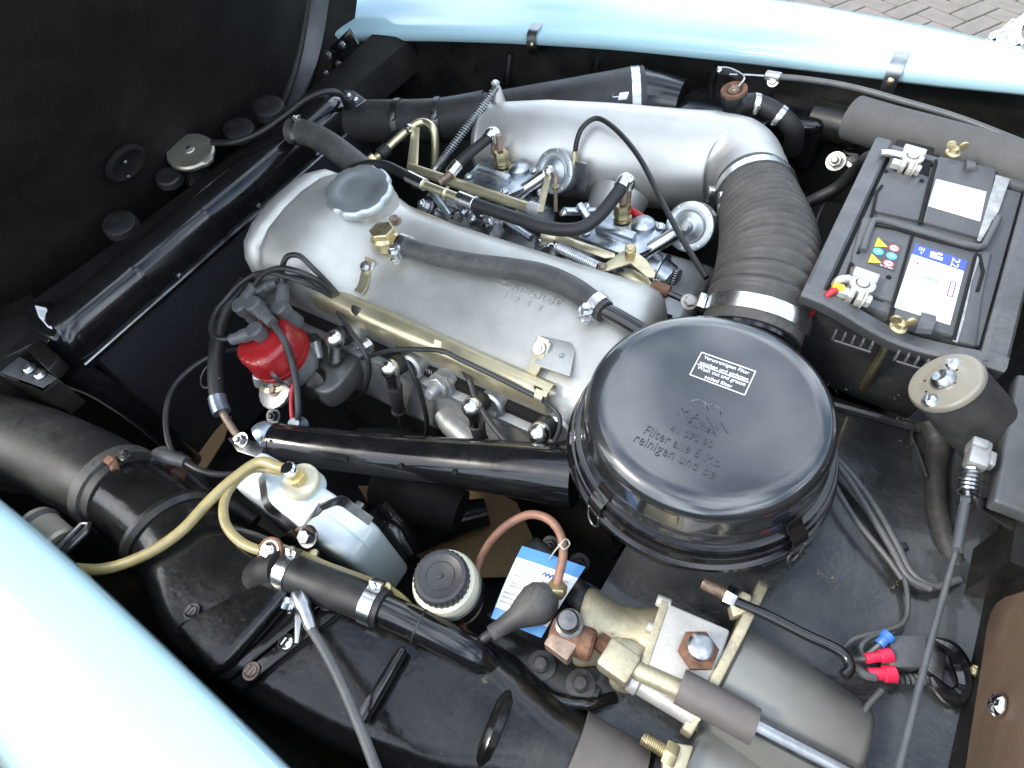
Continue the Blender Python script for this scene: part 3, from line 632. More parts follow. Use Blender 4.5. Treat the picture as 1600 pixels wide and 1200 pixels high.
# ------------------------------------------------------------------ distributor
dax = V((-.10, -.22, 1)).normalized(); dc = P(432, 548, .83)
t = thing('distributor', 'ignition distributor with red cap at the front of the engine', 'distributor', dc-dax*.12)
part('body', MB().lathe([(.030, -.12), (.032, -.075), (.040, -.07), (.046, -.055), (.052, -.030), (.053, -.012)], dc, dax, 32), 'dull_alu', t)
cp = part('cap', MB().lathe([(.055, -.012), (.056, -.004), (.0555, .008), (.0535, .012), (.0525, .030), (.050, .037), (.045, .0405), (.030, .042), (0, .0425)], dc, dax, 80, lambda i, f: 1+(.030*cos(f*2*pi*5)+.012*cos(f*2*pi*20) if 2 < i < 7 else 0)), 'red_cap', t, 'bright red distributor cap')
part('cap_rim', MB().lathe([(.054, -.016), (.0575, -.015), (.0575, -.006), (.054, -.005)], dc, dax, 40), 'red_cap', cp)
u, w_, _ = basis(dax)
for an in (.3, 2.0, 3.9):
    q = dc+(u*cos(an)+w_*sin(an))*.056
    part('cap_clip', MB().ribbon([q+dax*.014, q+(u*cos(an)+w_*sin(an))*.006-dax*.01, q-dax*.05], dax.cross(u*cos(an)+w_*sin(an)), .008, .0015, 5), 'zinc', t)
vp = P(430, 608, .775)
vr = part('advance_plate', MB().lathe([(.034, -.008), (.036, -.004), (.036, .002), (.030, .004), (.012, .005), (0, .005)], vp, V((-.1, -.5, 1)), 36, lambda i, f: 1+(.03 if int(f*36) % 2 else 0) if i < 3 else 1), 'dull_alu', t)
part('plate_bolt', MB().bolt(vp+V((.006, -.004, .005)), V((-.1, -.5, 1)), .008), 'rusty_steel', vr)
part('plate_slot', MB().ribbon([vp+V((-.02, -.012, .006)), vp+V((-.004, -.012, .008)), vp+V((.014, -.002, .010)), vp+V((.022, .01, .010))], V((0, .6, .4)), .008, .003), 'brass', vr)
part('vacuum_can', MB().lathe([(.010, -.03), (.028, -.02), (.030, -.006), (.030, .006), (.020, .014), (0, .016)], P(487, 600, .755), V((.3, -.75, .6)), 28), 'dirty_black', t)
part('condenser', MB().cyl(P(492, 532, .80), P(498, 560, .775), .010, 16, bev=.002), 'dull_alu', t)
part('condenser_bolt', MB().bolt(P(490, 530, .803), V((.1, -.3, 1)), .008), 'dark_steel', t)
part('terminal', MB().cyl(P(405, 585, .80), P(408, 600, .775), .012, 14, bev=.002), 'dull_alu', t)
part('hold_down', MB().prism([P(x, y, .80) for x, y in ((380, 560), (392, 562), (412, 580), (402, 590))], -Z_*.006, .001), 'dark_steel', t)
# plug lead boots and leads (each lead a thing of its own)
def lead(head, out, wire, r, lab, base=None, zb=.872, mats=('boot_grey', 'wire_black')):
    h = P(*head); o = P(*out); L = thing('ignition_lead', lab, 'ignition lead', h-dax*.03, 'ignition leads of the distributor')
    part('tower_boot', MB().lathe([(.0155, -.042), (.0150, -.026), (.0135, -.022), (.0135, -.004)], h, dax, 20), mats[0], L)
    d = (o-h).normalized(); m_ = MB(); m_.lathe([(.0115, -.012), (.0150, -.011), (.0158, -.004), (.0150, .004), (.0155, .008), (.013, .012), (.006, .0135), (0, .0135)], h, dax, 20)
    m_.lathe([(.0125, 0), (.0122, (o-h).length*.6), (.0105, (o-h).length*.62), (.0098, (o-h).length)], h, d, 16); part('elbow_boot', m_, mats[0], L)
    part('wire', MB().tube([h+d*(o-h).length*.9]+PT(*wire), r, 10, 7), mats[1], L)
lead((379, 480, .885), (397, 447, .895), ((412, 428, .925), (436, 419, .945), (466, 424, .945), (495, 437, .925), (516, 452, .893), (532, 464, .862), (548, 472, .85)), .0048, 'plug lead rising from the left tower of the red cap and arching over')
lead((408, 452, .885), (434, 441, .895), ((455, 433, .915), (485, 439, .915), (510, 453, .893), (528, 465, .862), (545, 474, .85)), .0048, 'plug lead leaving the rearmost tower of the red cap, pointing right')
lead((440, 484, .89), (443, 446, .905), ((441, 420, .935), (449, 401, .955), (468, 400, .96), (488, 418, .945), (510, 440, .912), (526, 458, .872), (542, 470, .852)), .0048, 'plug lead looping highest above the red distributor cap')
lead((399, 478, .902), (426, 505, .895), ((443, 530, .88), (455, 562, .85), (463, 600, .82), (466, 645, .79), (462, 690, .75)), .0058, 'centre coil lead falling across the front of the red cap')
lead((402, 518, .885), (362, 531, .875), ((340, 528, .87), (330, 512, .865), (338, 486, .86), (358, 462, .87), (380, 440, .895), (404, 427, .915), (430, 427, .93), (470, 440, .925), (506, 456, .89), (526, 467, .86), (542, 474, .848)), .0048, 'plug lead leaving the red cap to the left and curling back')
# thick loom sleeve and its end at the coil bracket
hose('loom_sleeve', 'thick black loom sleeve hanging left of the distributor', 'sleeve', PT((385, 440, .87), (366, 465, .855), (346, 505, .84), (338, 555, .82), (337, 600, .80), (342, 632, .785)), .0135, 'rubber')
t = thing('loom_end', 'blue taped loom end with rusty pipe below the black sleeve', 'sleeve', P(352, 660, .76))
part('tape', MB().tube(PT((339, 620, .79), (342, 632, .785), (347, 645, .78)), .0155, 16), 'bolt_blue', t)
part('pipe', MB().tube(PT((345, 640, .782), (358, 662, .77), (376, 688, .75)), .0065, 12), 'rusty_steel', t)
hose('low_tension_wire', 'thin dark wire sweeping in a wide loop left of the distributor', 'wire', PT((388, 545, .80), (350, 549, .80), (310, 568, .80), (275, 600, .80), (260, 640, .80), (263, 690, .79), (285, 730, .78), (320, 765, .77), (372, 800, .75)), .0048, 'wire_black')
hose('black_red_wire', 'red and black wire pair below the distributor', 'wire', PT((462, 588, .80), (456, 610, .79), (455, 640, .77), (460, 680, .75)), .0035, 'red_wire')
hose('thin_loop_wire', 'very thin wire loop left of the thick black sleeve', 'wire', PT((345, 560, .82), (322, 575, .81), (314, 595, .80), (322, 606, .80), (345, 590, .81)), .002, 'wire_black')
# spark plug connectors
def sy_(Y): return Y if Y > .405 else .405+(Y-.405)*.55
def PH(x, y, Y): return PY(x, y, sy_(Y))
def plug(s, b, e, wire, lab):
    s, b, e = [PH(*q) for q in (s, b, e)]; t = thing('spark_plug_connector', lab, 'plug connector', e, 'spark plug connectors')
    d = (b-s).normalized(); bk = V((.1, 1, -.45))
    m_ = MB(); m_.lathe([(0, -.0175), (.008, -.0158), (.0140, -.0105), (.0172, -.003), (.0172, .004), (.0145, .012), (.0122, .018), (.0118, (b-s).length)], s, d, 24)
    part('rubber_seal', MB().lathe([(.010, .006), (.016, .008), (.018, .014), (.017, .026)], s, bk, 24), 'rubber', t)
    part('metal_elbow', m_, 'band', t); L = (e-b).length
    part('sleeve', MB().lathe([(.0125, 0), (.0135, .002), (.0120, L*.5), (.0115, L*.8), (.0135, L*.82), (.0135, L*.9), (.008, L*.92), (.008, L)], b, e-b, 18), 'black_plastic', t)
    part('rubber_ring', MB().lathe([(.0125, -.002), (.0142, 0), (.0125, .002)], b+(e-b)*.05, e-b, 20), 'rubber', t)
    if wire: part('wire', MB().tube([lerp(b, e, .95)]+[PH(*q) for q in wire], .0045, 10, 7), 'wire_black', t)
plug((524, 530, .36), (523, 560, .35), (529, 606, .34), ((536, 616, .335), (550, 623, .33), (568, 612, .335), (577, 585, .345), (574, 560, .36), (560, 535, .38), (540, 505, .41), (528, 488, .425)), 'bright plug connector nearest the distributor with looped lead')
plug((610, 576, .36), (616, 601, .35), (624, 648, .34), ((628, 665, .335), (640, 690, .33), (652, 720, .33)), 'second bright plug connector from the distributor')
plug((738, 636, .36), (745, 662, .345), (752, 690, .33), (), 'third bright plug connector, beside the hanging black lead')
plug((843, 676, .36), (840, 700, .34), (838, 716, .32), (), 'bright plug connector nearest the air filter, half hidden by tube')
hose('plug_wire', 'black plug wire hanging from the middle of the gold channel', 'wire', [PH(*q) for q in ((622, 540, .425), (634, 560, .41), (648, 590, .39), (660, 625, .37), (667, 660, .355), (664, 690, .34))], .0045, 'wire_black')
hose('plug_wire', 'black plug wire hanging behind the third plug connector', 'wire', [PH(*q) for q in ((722, 575, .425), (734, 595, .41), (742, 620, .385), (756, 645, .36), (775, 672, .335), (800, 700, .31))], .0050, 'wire_black')
hose('plug_wire', 'thin black wire curling down at the rear end of the gold channel', 'wire', [PH(*q) for q in ((846, 625, .41), (862, 636, .40), (874, 652, .385), (874, 672, .365), (866, 690, .35))], .0035, 'wire_black')
hose('temperature_wire', 'thin black wire clipped along the lower side of the gold channel', 'wire', [PH(*q) for q in ((566, 560, .385), (585, 554, .390), (620, 546, .398), (660, 546, .407), (690, 548, .410), (720, 562, .411), (770, 586, .411), (820, 611, .411), (848, 625, .410))], .0042, 'wire_black')

# ------------------------------------------------------------------ intake plenum
pc = PT((768, 222, .85), (850, 231, .85), (950, 240, .85), (1050, 251, .85), (1105, 255, .852), (1146, 260, .86), (1168, 276, .868), (1178, 298, .874))
t = thing('intake_plenum', 'large silver cast intake pipe curving down to the bellows', 'intake pipe', (-.5, .99, .74))
mb = MB().tube(pc, [.080, .094, .096, .096, .095, .088, .071, .063], 40, 10)
pb_ = part('pipe', mb, 'plenum_alu', t, sharp=60)
part('end_cap', MB().lathe([(.080, -.002), (.080, .006), (.070, .018), (.045, .026), (0, .029)], pc[0], pc[0]-pc[1], 40), 'plenum_alu', t)
for px, py in ((800, 300), (960, 330)):
    a = P(px+5, py-40, .85); part('runner', MB().tube([V((a.x, .95, .82)), V((a.x, .90, .79)), V((a.x, .85, .76)), V((a.x, .80, .72))], [.06, .052, .046, .046], 28), 'plenum_alu', t)
po = P(777, 150, .935); part('post', MB().lathe([(.016, -.012), (.010, .018), (.008, .022), (.008, .030)], po, Z_, 18), 'plenum_alu', t)
part('post_bolt', MB().bolt(po+Z_*.026, Z_, .006), 'zinc', t)
part('plenum_bracket', MB().prism([PY(x, y, .905) for x, y in ((898, 252), (916, 256), (917, 290), (914, 300), (896, 296))], Y_*.004, .0008), 'steel', t)
# spring covered rod to the post
rp = [P(776, 137, .957), P(732, 196, .915), P(690, 252, .865), P(676, 272, .85)]
t = thing('spring_link', 'steel link rod covered by a fine coil spring leaning on the intake pipe', 'link rod', rp[-1])
part('rod', MB().tube(rp, .0062, 10), 'dark_steel', t); q = catmull(rp, 10)
k = 46; hx = []; 
for i in range(k*8+1):
    f = i/(k*8); p, d = along(rp, .05+.87*f); u, w_, _ = basis(d); hx.append(p+(u*cos(2*pi*i/8)+w_*sin(2*pi*i/8))*.0072)
part('coil_spring', MB().tube(hx, .0016, 5, 1), 'steel', t)

# ------------------------------------------------------------------ carburettors
def carb(o, lab):
    t = thing('carburettor', lab, 'carburettor', o-Z_*.09, 'pair of carburettors')
    ux, uy = V((1, -.06, 0)).normalized(), V((.06, 1, 0)).normalized()
    def q(a, b, c): return o+ux*a*1.28+uy*b*1.28+Z_*c*1.2
    part('throttle_body', MB().lathe([(.046, -.10), (.046, -.055), (.040, -.05), (.040, -.02)], q(0, 0, 0), Z_, 28), 'carb_alu', t)
    part('throttle_flange', MB().box(q(0, 0, -.10), ux*.055, uy*.05, Z_*.007, .006), 'carb_alu', t)
    part('float_bowl', MB().prism([q(-.046, -.034, -.05), q(.034, -.038, -.05), q(.048, -.012, -.05), q(.044, .036, -.05), q(-.03, .040, -.05), q(-.048, .016, -.05)], Z_*.045, .006), 'carb_alu', t)
    tp = part('bowl_cover', MB().prism([q(-.050, -.038, -.004), q(.036, -.042, -.004), q(.053, -.012, -.004), q(.048, .040, -.004), q(-.032, .044, -.004), q(-.053, .018, -.004)], Z_*.012, .003), 'carb_alu', t)
    part('cover_ridge', MB().box(q(-.004, -.012, .012), ux*.038, uy*.010, Z_*.008, .004), 'carb_alu', tp)
    part('cover_dome', MB().lathe([(.022, 0), (.021, .010), (.015, .016), (0, .018)], q(.022, .020, .006), Z_, 24), 'carb_alu', tp)
    for a, b in ((-.043, -.028), (.032, -.034), (.044, .030), (-.028, .036)): part('cover_screw', MB().screw(q(a, b, .0085), Z_, .0055), 'zinc', tp)
    part('inlet_nut', MB().lathe([(.017, 0), (.017, .004)], q(-.012, .022, .008), Z_, 20).hexa(q(-.012, .022, .012), Z_, .0155, .026), 'brass', t)
    part('inlet_stub', MB().cyl(q(-.012, .022, .036), q(-.012, .024, .062), .0065, 12), 'rusty_steel', t)
    part('side_union', MB().cyl(q(-.03, -.036, -.022), q(-.034, -.07, -.018), .0115, 16, bev=.002).hexa(q(-.031, -.05, -.02), V((-.1, -1, .1)), .0135, .012), 'dull_alu', t)
    part('idle_screw', MB().helix(q(.012, -.04, -.034), q(.016, -.075, -.028), .005, .0012, 7).cyl(q(.012, -.04, -.034), q(.018, -.085, -.026), .003, 10), 'zinc', t)
    part('barrel', MB().tube([q(.03, 0, -.045), q(.062, -.006, -.048), q(.085, -.012, -.05)], [.034, .033, .030], 26), 'carb_alu', t)
    for s_ in (.045, .066): part('barrel_rib', MB().lathe([(.034, -.003), (.0365, -.002), (.0365, .002), (.034, .003)], q(s_, -.004, -.0465), ux, 26), 'carb_alu', t)
    part('throttle_shaft', MB().cyl(q(-.07, -.02, -.075), q(.09, -.03, -.075), .005, 12), 'steel', t)
    for a in (-.065, .02): part('body_bolt', MB().bolt(q(a, -.05, -.07), -uy, .010, stud=.006), 'steel', t)
    return t
carb(P(783, 278, .862), 'aluminium carburettor nearer the front, beside the oil cap'); carb(P(972, 366, .858), 'aluminium carburettor nearer the air filter bellows')
# vacuum capsules
def capsule(px, py, z, r, lab):
    o = P(px, py, z); ax = V((-.12, -.85, .55)).normalized(); t = thing('vacuum_capsule', lab, 'vacuum capsule', o-Z_*r, 'pair of vacuum capsules')
    part('drum', MB().lathe([(r*.93, -.030), (r*.98, -.026), (r*.98, -.006), (r*1.02, -.005), (r*1.02, .004), (r*.90, .006), (r*.72, .005), (r*.68, .0075), (r*.60, .0055), (r*.42, .009), (r*.30, .013), (0, .014)], o, ax, 44), 'grey_cap', t)
    u, w_, _ = basis(ax)
    for k in range(8): part('rim_rivet', MB().lathe([(.0026, 0), (.0018, .0014), (0, .0016)], o+(u*cos(k*pi/4)+w_*sin(k*pi/4))*r*.92+ax*.0055, ax, 8), 'zinc', t)
    a = o+ax*.016; e = a+V((-.055, -.055, -.035))
    part('rod_socket', MB().lathe([(.011, -.004), (.011, .004), (.006, .010), (0, .011)], a, ax, 16), 'dull_alu', t)
    part('damper', MB().cyl(lerp(a, e, .12), e, .0125, 20, bev=.002), 'band', t); part('damper_pin', MB().cyl(e, e+(e-a)*.25, .006, 12), 'rusty_steel', t)
    return o
k1 = capsule(867, 268, .875, .042, 'round silver vacuum capsule by the middle of the intake pipe'); k2 = capsule(1078, 354, .875, .042, 'round silver vacuum capsule beside the rubber bellows')
# gold rail and fuel hoses over the carburettors
t = thing('throttle_rail', 'gold plated throttle rail above the carburettors', 'rail', P(640, 265, .86))
part('rail', MB().tube(PT((640, 262, .868), (700, 282, .868), (770, 306, .868), (842, 330, .868)), .0105, 14), 'gold_zinc', t)
part('rail_collar', MB().cyl(P(826, 324, .868), P(845, 331, .868), .0135, 18, bev=.002), 'white_metal', t)
part('lever', MB().prism([P(x, y, z) for x, y, z in ((855, 262, .90), (861, 264, .90), (846, 330, .875), (837, 330, .875))], X_*.004, .0008), 'gold_zinc', t)
part('lever_joint', MB().lathe([(0, -.009), (.006, -.007), (.009, 0), (.006, .007), (0, .009)], P(858, 266, .905), Z_, 14), 'zinc', t)
part('link_rod', MB().tube(PT((868, 270, .90), (868, 290, .885), (868, 330, .84)), .004, 10), 'rusty_steel', t)
part('link_nut', MB().hexa(P(868, 290, .885), -Z_, .008, .008), 'brass', t)
part('upright', MB().prism([P(x, y, z) for x, y, z in ((643, 200, .90), (652, 200, .90), (649, 262, .865), (635, 264, .865))], V((.004, .004, 0)), .001), 'gold_zinc', t)
t = thing('bent_gold_pipe', 'gold pipe bent like a hook behind the oil cap', 'pipe', P(678, 258, .83))
part('pipe', MB().tube(PT((580, 252, .87), (596, 240, .88), (622, 216, .89), (645, 197, .90), (662, 191, .90), (676, 200, .895), (680, 222, .87), (679, 262, .82)), .0085, 14, 8), 'gold_zinc', t)
part('pipe_collar', MB().cyl(P(593, 243, .88), P(606, 231, .884), .0135, 18, bev=.002), 'rubber', t)
part('pipe_nut', MB().hexa(P(576, 256, .868), P(590, 245, .876)-P(576, 256, .868), .015, .02), 'brass', t)
part('pipe_bead', MB().lathe([(0, -.009), (.007, -.006), (.009, 0), (.007, .006), (0, .009)], P(638, 200, .905), Z_, 14), 'chrome', t)
f1 = PT((548, 266, .90), (575, 258, .905), (605, 260, .905), (640, 277, .90))
t = thing('fuel_hose', 'black fuel hose passing behind the oil filler cap with gold pipe', 'hose', f1[0])
part('hose_body', MB().tube(f1, .0105, 14), 'rubber', t)
part('ferrule', MB().cyl(P(638, 276, .90), P(664, 289, .90), .0125, 20, bev=.001), 'band', t)
part('gold_pipe', MB().tube(PT((662, 288, .90), (690, 299, .90), (722, 311, .90)), .0085, 12), 'gold_zinc', t); part('pipe_bead', MB().lathe([(.008, -.004), (.011, 0), (.008, .004)], P(697, 302, .90), P(722, 311, .90)-P(690, 299, .90), 16), 'gold_zinc', t)
f2 = PT((722, 312, .90), (760, 325, .90), (810, 342, .90), (860, 357, .90), (905, 357, .905), (935, 338, .912), (960, 308, .925), (974, 288, .932))
t = thing('fuel_hose', 'thick black fuel hose curving up to the rear carburettor', 'hose', f2[0])
part('hose_body', MB().tube(f2, .0118, 16, 8), 'rubber', t)
part('ferrule', MB().cyl(P(717, 309, .90), P(742, 319, .90), .0135, 20, bev=.001), 'band', t)
part('elbow_ferrule', MB().tube([P(970, 293, .93), P(976, 282, .935), P(982, 284, .932), P(982, 296, .918)], [.0135, .0135, .0125, .008], 16), 'band', t)
part('pipe_stub', MB().tube([P(982, 290, .925), P(980, 322, .885)], .0065, 12, 1), 'rusty_steel', t)
f3 = PT((768, 212, .925), (748, 228, .915), (722, 250, .90), (706, 268, .89))
t = thing('fuel_hose', 'short black fuel hose down from the front carburettor', 'hose', f3[-1])
part('hose_body', MB().tube(f3, .0105, 14), 'rubber', t)
part('elbow_ferrule', MB().tube([P(762, 216, .924), P(768, 208, .928), P(774, 210, .926), P(773, 222, .91)], [.0118, .0125, .0115, .008], 16), 'band', t)
part('pipe_stub', MB().tube([P(773, 218, .915), P(771, 240, .885)], .0060, 12, 1), 'rusty_steel', t)
part('ferrule', MB().cyl(P(716, 256, .897), P(703, 272, .888), .0125, 20, bev=.001), 'band', t); part('end_pipe', MB().tube([P(705, 270, .888), P(686, 286, .88)], .0075, 12, 1), 'rusty_steel', t)
# vacuum line arching to the bellows clamp
hose('vacuum_line', 'thin black vacuum line arching over the intake pipe', 'hose', PT((898, 248, .90), (901, 222, .93), (911, 198, .95), (934, 185, .955), (965, 205, .955), (1000, 248, .945), (1032, 310, .93), (1065, 372, .915), (1104, 434, .905)), .0048, 'rubber')
solo('vacuum_line_stub', MB().cyl(P(898, 258, .89), P(898, 236, .915), .0056, 12).box(P(900, 262, .885), X_*.012, Y_*.006, Z_*.010, .002), 'gold_zinc', 'small gold stub where the vacuum line meets its bracket', 'pipe fitting')
# throttle linkage
t = thing('throttle_linkage', 'gold throttle levers and return spring by the rear carburettor', 'linkage', P(900, 400, .83))
def plate(pts, z, th=.003, m_='gold_worn', nm='lever_plate'): return part(nm, MB().prism([P(x, y, z) for x, y in pts], Z_*th, .0006), m_, t)
plate(((868, 364), (886, 372), (960, 397), (962, 404), (945, 405), (868, 378)), .872); plate(((845, 365), (868, 362), (868, 376), (852, 384), (845, 382)), .876)
plate(((972, 394), (990, 392), (1010, 408), (1024, 428), (1022, 436), (1010, 434), (985, 412), (952, 424), (942, 424), (942, 416)), .882)
plate(((968, 430), (985, 420), (1012, 436), (1020, 446), (1015, 455), (995, 446)), .868)
part('pivot_post', MB().cyl(P(985, 398, .875), P(985, 388, .90), .0095, 16, bev=.0015).hexa(P(985, 389, .897), Z_, .008, .005), 'brass', t)
part('return_spring', MB().helix(P(870, 386, .878), P(936, 418, .878), .0085, .0017, 24), 'zinc', t)
part('spring_hook', MB().tube(PT((872, 388, .878), (862, 381, .88), (856, 384, .88), (858, 392, .872)), .0016, 6), 'zinc', t)
part('spring_pin', MB().lathe([(.007, 0), (.007, .006), (.004, .009)], P(942, 419, .882), Z_, 14), 'rusty_steel', t)
part('cross_bar', MB().ribbon(PT((940, 424, .868), (980, 440, .866), (1016, 456, .862)), Z_, .012, .004), 'dark_steel', t)
for q in ((980, 445), (998, 450)): part('bar_bolt', MB().bolt(P(*q, .872), V((0, -.6, .8)), .006), 'steel', t)
part('cable_sleeve', MB().cyl(P(1018, 446, .865), P(1046, 457, .862), .011, 16, bev=.002), 'rust', t)
part('threaded_rod', MB().tube([P(1040, 456, .862), P(1072, 470, .868)], .0042, 10, 1).helix(P(1040, 456, .862), P(1068, 468, .867), .0046, .0009, 12), 'dark_steel', t)
part('rod_end', MB().bolt(P(1076, 472, .87), V((.3, -.3, .8)), .009), 'white_metal', t)
part('shaft_knob', MB().lathe([(.016, -.015), (.020, -.01), (.020, .01), (.010, .016)], P(862, 402, .86), V((-.3, -.8, .4)), 20), 'dark_steel', t)
part('idle_spring', MB().helix(P(1050, 445, .85), P(1058, 420, .88), .005, .0014, 7), 'dark_steel', t)
# round bosses and bolts at the head side of the carburettors
t = thing('intake_manifold', 'dark cast intake manifold under the carburettors', 'manifold', P(800, 350, .75))
part('manifold', MB().box((-.52, .79, .755), X_*.33, Y_*.085, Z_*.030, .02, 3), 'dull_alu', t); part('manifold_base', MB().box((-.52, .76, .60), X_*.30, Y_*.06, Z_*.13), 'pit_black', t)
for px, py, r in ((666, 322, .022), (772, 350, .024), (850, 382, .022), (700, 330, .012), (738, 344, .009)):
    o = P(px, py, .838); ax = V((-.25, -.6, .75)); q = part('boss', MB().lathe([(r, -.03), (r, 0), (r*.85, .003), (r*.5, .003)], o, ax, 24), 'dark_steel', t)
    part('boss_nut', MB().bolt(o+ax.normalized()*.003, ax, r*.5, stud=.005), 'zinc', q)
for a, b in (((676, 300, .86), (702, 338, .84)), ((722, 335, .84), (752, 300, .86)), ((790, 330, .85), (760, 345, .84)), ((880, 330, .85), (930, 330, .84)), ((905, 320, .86), (925, 350, .84)), ((790, 345, .85), (830, 372, .84))):
    part('manifold_link', MB().tube([P(*a), P(*b)], .008, 12, 1), 'carb_alu', t)
for px, py in ((730, 322), (738, 341), (880, 332), (916, 322), (700, 290), (845, 300), (920, 345), (1010, 470), (955, 330)):
    part('manifold_screw', MB().screw(P(px, py, .855), V((-.2, -.4, 1)), .006), 'zinc', t)
part('red_sleeve', MB().tube(PT((986, 328, .87), (1002, 338, .868), (1010, 346, .866)), .006, 10), 'red_wire', t); part('vacuum_stub', MB().tube(PT((1008, 345, .866), (1028, 352, .866), (1040, 358, .866)), .004, 10), 'steel', t)
part('copper_pipe', MB().tube(PT((786, 250, .865), (802, 258, .863), (818, 264, .86), (826, 272, .85)), .004, 10), 'rusty_steel', t)

for k in range(34):                                            # castings, arms and fasteners crowding the space under the rail
    f = random.random(); px = lerp(640, 1030, f)+random.uniform(-10, 10); py = lerp(300, 450, f)+random.uniform(-26, 26); z_ = random.uniform(.80, .838); o = P(px, py, z_); r = random.uniform(.006, .016); kk = k % 4
    ax = V((random.uniform(-1, 1), random.uniform(-1, .2), random.uniform(.2, 1))).normalized(); mm = random.choice(('carb_alu', 'grimy_alu', 'dark_steel', 'dull_alu', 'grimy_alu'))
    if kk == 0: part('casting_boss', MB().lathe([(r*1.2, -.03), (r*1.2, 0), (r*.8, .003), (r*.8, .010), (r*.4, .012)], o, ax, 18), mm, t)
    elif kk == 1: part('casting_arm', MB().tube([o-ax*.03, o+V((.01, 0, .004)), o+ax.cross(Z_)*.03], [r*.7, r*.55, r*.6], 10), mm, t)
    elif kk == 2: part('fastener', MB().bolt(o, ax, r*.6, stud=r*.4), random.choice(('zinc', 'steel', 'dark_steel')), t)
    else: part('casting_block', MB().box(o, ax*r*1.3, basis(ax)[0]*r, basis(ax)[1]*r*.8, .002), mm, t)
# ------------------------------------------------------------------ bellows hose
t = thing('bellows_hose', 'ribbed black rubber bellows from intake pipe to air filter', 'hose', P(1190, 480, .85))
bp = [pc[-1]+(pc[-2]-pc[-1])*.25, P(1186, 325, .885), P(1197, 365, .902), P(1200, 405, .915), P(1192, 455, .918), P(1170, 528, .892)]
mb = MB(); q = catmull(bp, 40); m_ = len(q); pts = []; rr = []
for i, p in enumerate(q):
    f = i/(m_-1); base = lerp(.066, .071, sstep(.2, .6, f)); am = .0034+.0016*sstep(.1, .3, f); am = am if .13 < f < .87 else 0; fr = 21 if f < .55 else 21
    pts.append(p); rr.append(base + am*cos(f*fr*2*pi))
part('rubber_bellows', MB().tube(pts, rr, 40, 1), 'rubber_grey', t, sharp=80)
for tt, r, wd in ((.085, .0685, .020), (.93, .0735, .022)):
    c_ = clamp(t, bp, tt, r, wd, 'band', side=V((-.8, -.5, .1)), big=1.6)
solo('clamp_screw_bolt', MB().cyl(P(1128, 300, .905), P(1126, 338, .875), .0065, 14, bev=.001).bolt(P(1128, 305, .883), V((-.4, -.5, .5)), .008), 'zinc', 'small screw barrel on the upper bellows band', 'bolt')
# ------------------------------------------------------------------ air filter
fc = P(1108, 626, .965); fax = V((0.015, .01, 1)).normalized()
t = thing('air_filter', 'large round black air filter housing beside the engine', 'air filter', fc-Z_*.2)
R0 = .147
lid = part('lid', MB().lathe([(.158, -.072), (.157, -.060), (.1535, -.055), (.1520, -.048), (.1515, -.022), (.1495, -.012), (.1445, -.005), (.137, -.001), (.12, .0005), (.06, .001), (0, .001)], fc, fax, 96), 'lid_black', t, 'glossy black filter lid with embossed text', sharp=60)
part('rim_ring', MB().lathe([(.157, -.080), (.1645, -.079), (.1665, -.074), (.1645, -.069), (.157, -.068)], fc, fax, 96), 'gloss_black', t)
part('rim_ring', MB().lathe([(.158, -.094), (.1700, -.093), (.1725, -.087), (.1700, -.081), (.158, -.081)], fc, fax, 96), 'gloss_black', t)
part('bowl', MB().lathe([(.165, -.094), (.176, -.098), (.177, -.104), (.170, -.112), (.150, -.13), (.145, -.16), (.14, -.22)], fc, fax, 96), 'gloss_black', t)
for px, py in ((916, 795), (1258, 848)):
    o = P(px, py, .893); d = o-fc; d.z = 0; d.normalize(); o = V((fc.x, fc.y, 0))+d*.171+Z_*(fc.z-.085); tn = fax.cross(d)
    cl = part('filter_clip', MB().ribbon([o-d*.014+Z_*.032, o-d*.010+Z_*.022, o+d*.004+Z_*.008, o+d*.004-Z_*.012, o-d*.004-Z_*.026], tn, .022, .003, 5), 'gloss_black', t)
    part('clip_wire', MB().tube([o+tn*.010-Z_*.01+d*.006, o+tn*.010-Z_*.035+d*.008, o-Z_*.045+d*.009, o-tn*.010-Z_*.035+d*.008, o-tn*.010-Z_*.01+d*.006], .0015, 6), 'steel', cl)
# inlet neck up to the bellows
part('inlet_neck', MB().tube([P(1172, 515, .897), P(1164, 540, .888), P(1156, 570, .88)], [.064, .064, .064], 36), 'gloss_black', t)
part('neck_ring', MB().lathe([(.060, -.006), (.068, -.004), (.068, .004), (.060, .006)], P(1166, 534, .890), P(1156, 570, .88)-P(1172, 515, .897), 36), 'gloss_black', t)
def LP(x, y, h=0): return PL(x, y, fc+fax*(.001+h), fax)
# sticker with white border and lettering
sq = [LP(x, y) for x, y in ((1096, 551), (1180, 581), (1162, 616), (1078, 586))]
ux = (sq[1]-sq[0]).normalized(); wy = (sq[0]-sq[3]); wy = (wy-ux*wy.dot(ux)).normalized(); W = (sq[1]-sq[0]).length; H = (sq[0]-sq[3]).dot(wy)
s0 = sq[3]+ux*((sq[0]-sq[3]).dot(ux)*.5)
stk = part('sticker', MB().prism([s0, s0+ux*W, s0+ux*W+wy*H, s0+wy*H], fax*.0006), 'sticker_black', lid, 'black sticker with white border and lettering')
def bar(a, b, th): return MB().box((a+b)/2+fax*.0009, (b-a)/2, fax.cross((b-a).normalized())*th/2, fax*.0003)
for a, b in ((s0, s0+ux*W), (s0+wy*H, s0+ux*W+wy*H), (s0, s0+wy*H), (s0+ux*W, s0+ux*W+wy*H), (s0+wy*H*.5+ux*W*.03, s0+wy*H*.5+ux*W*.97)): part('border', bar(a, b, .0012), 'paper', stk)
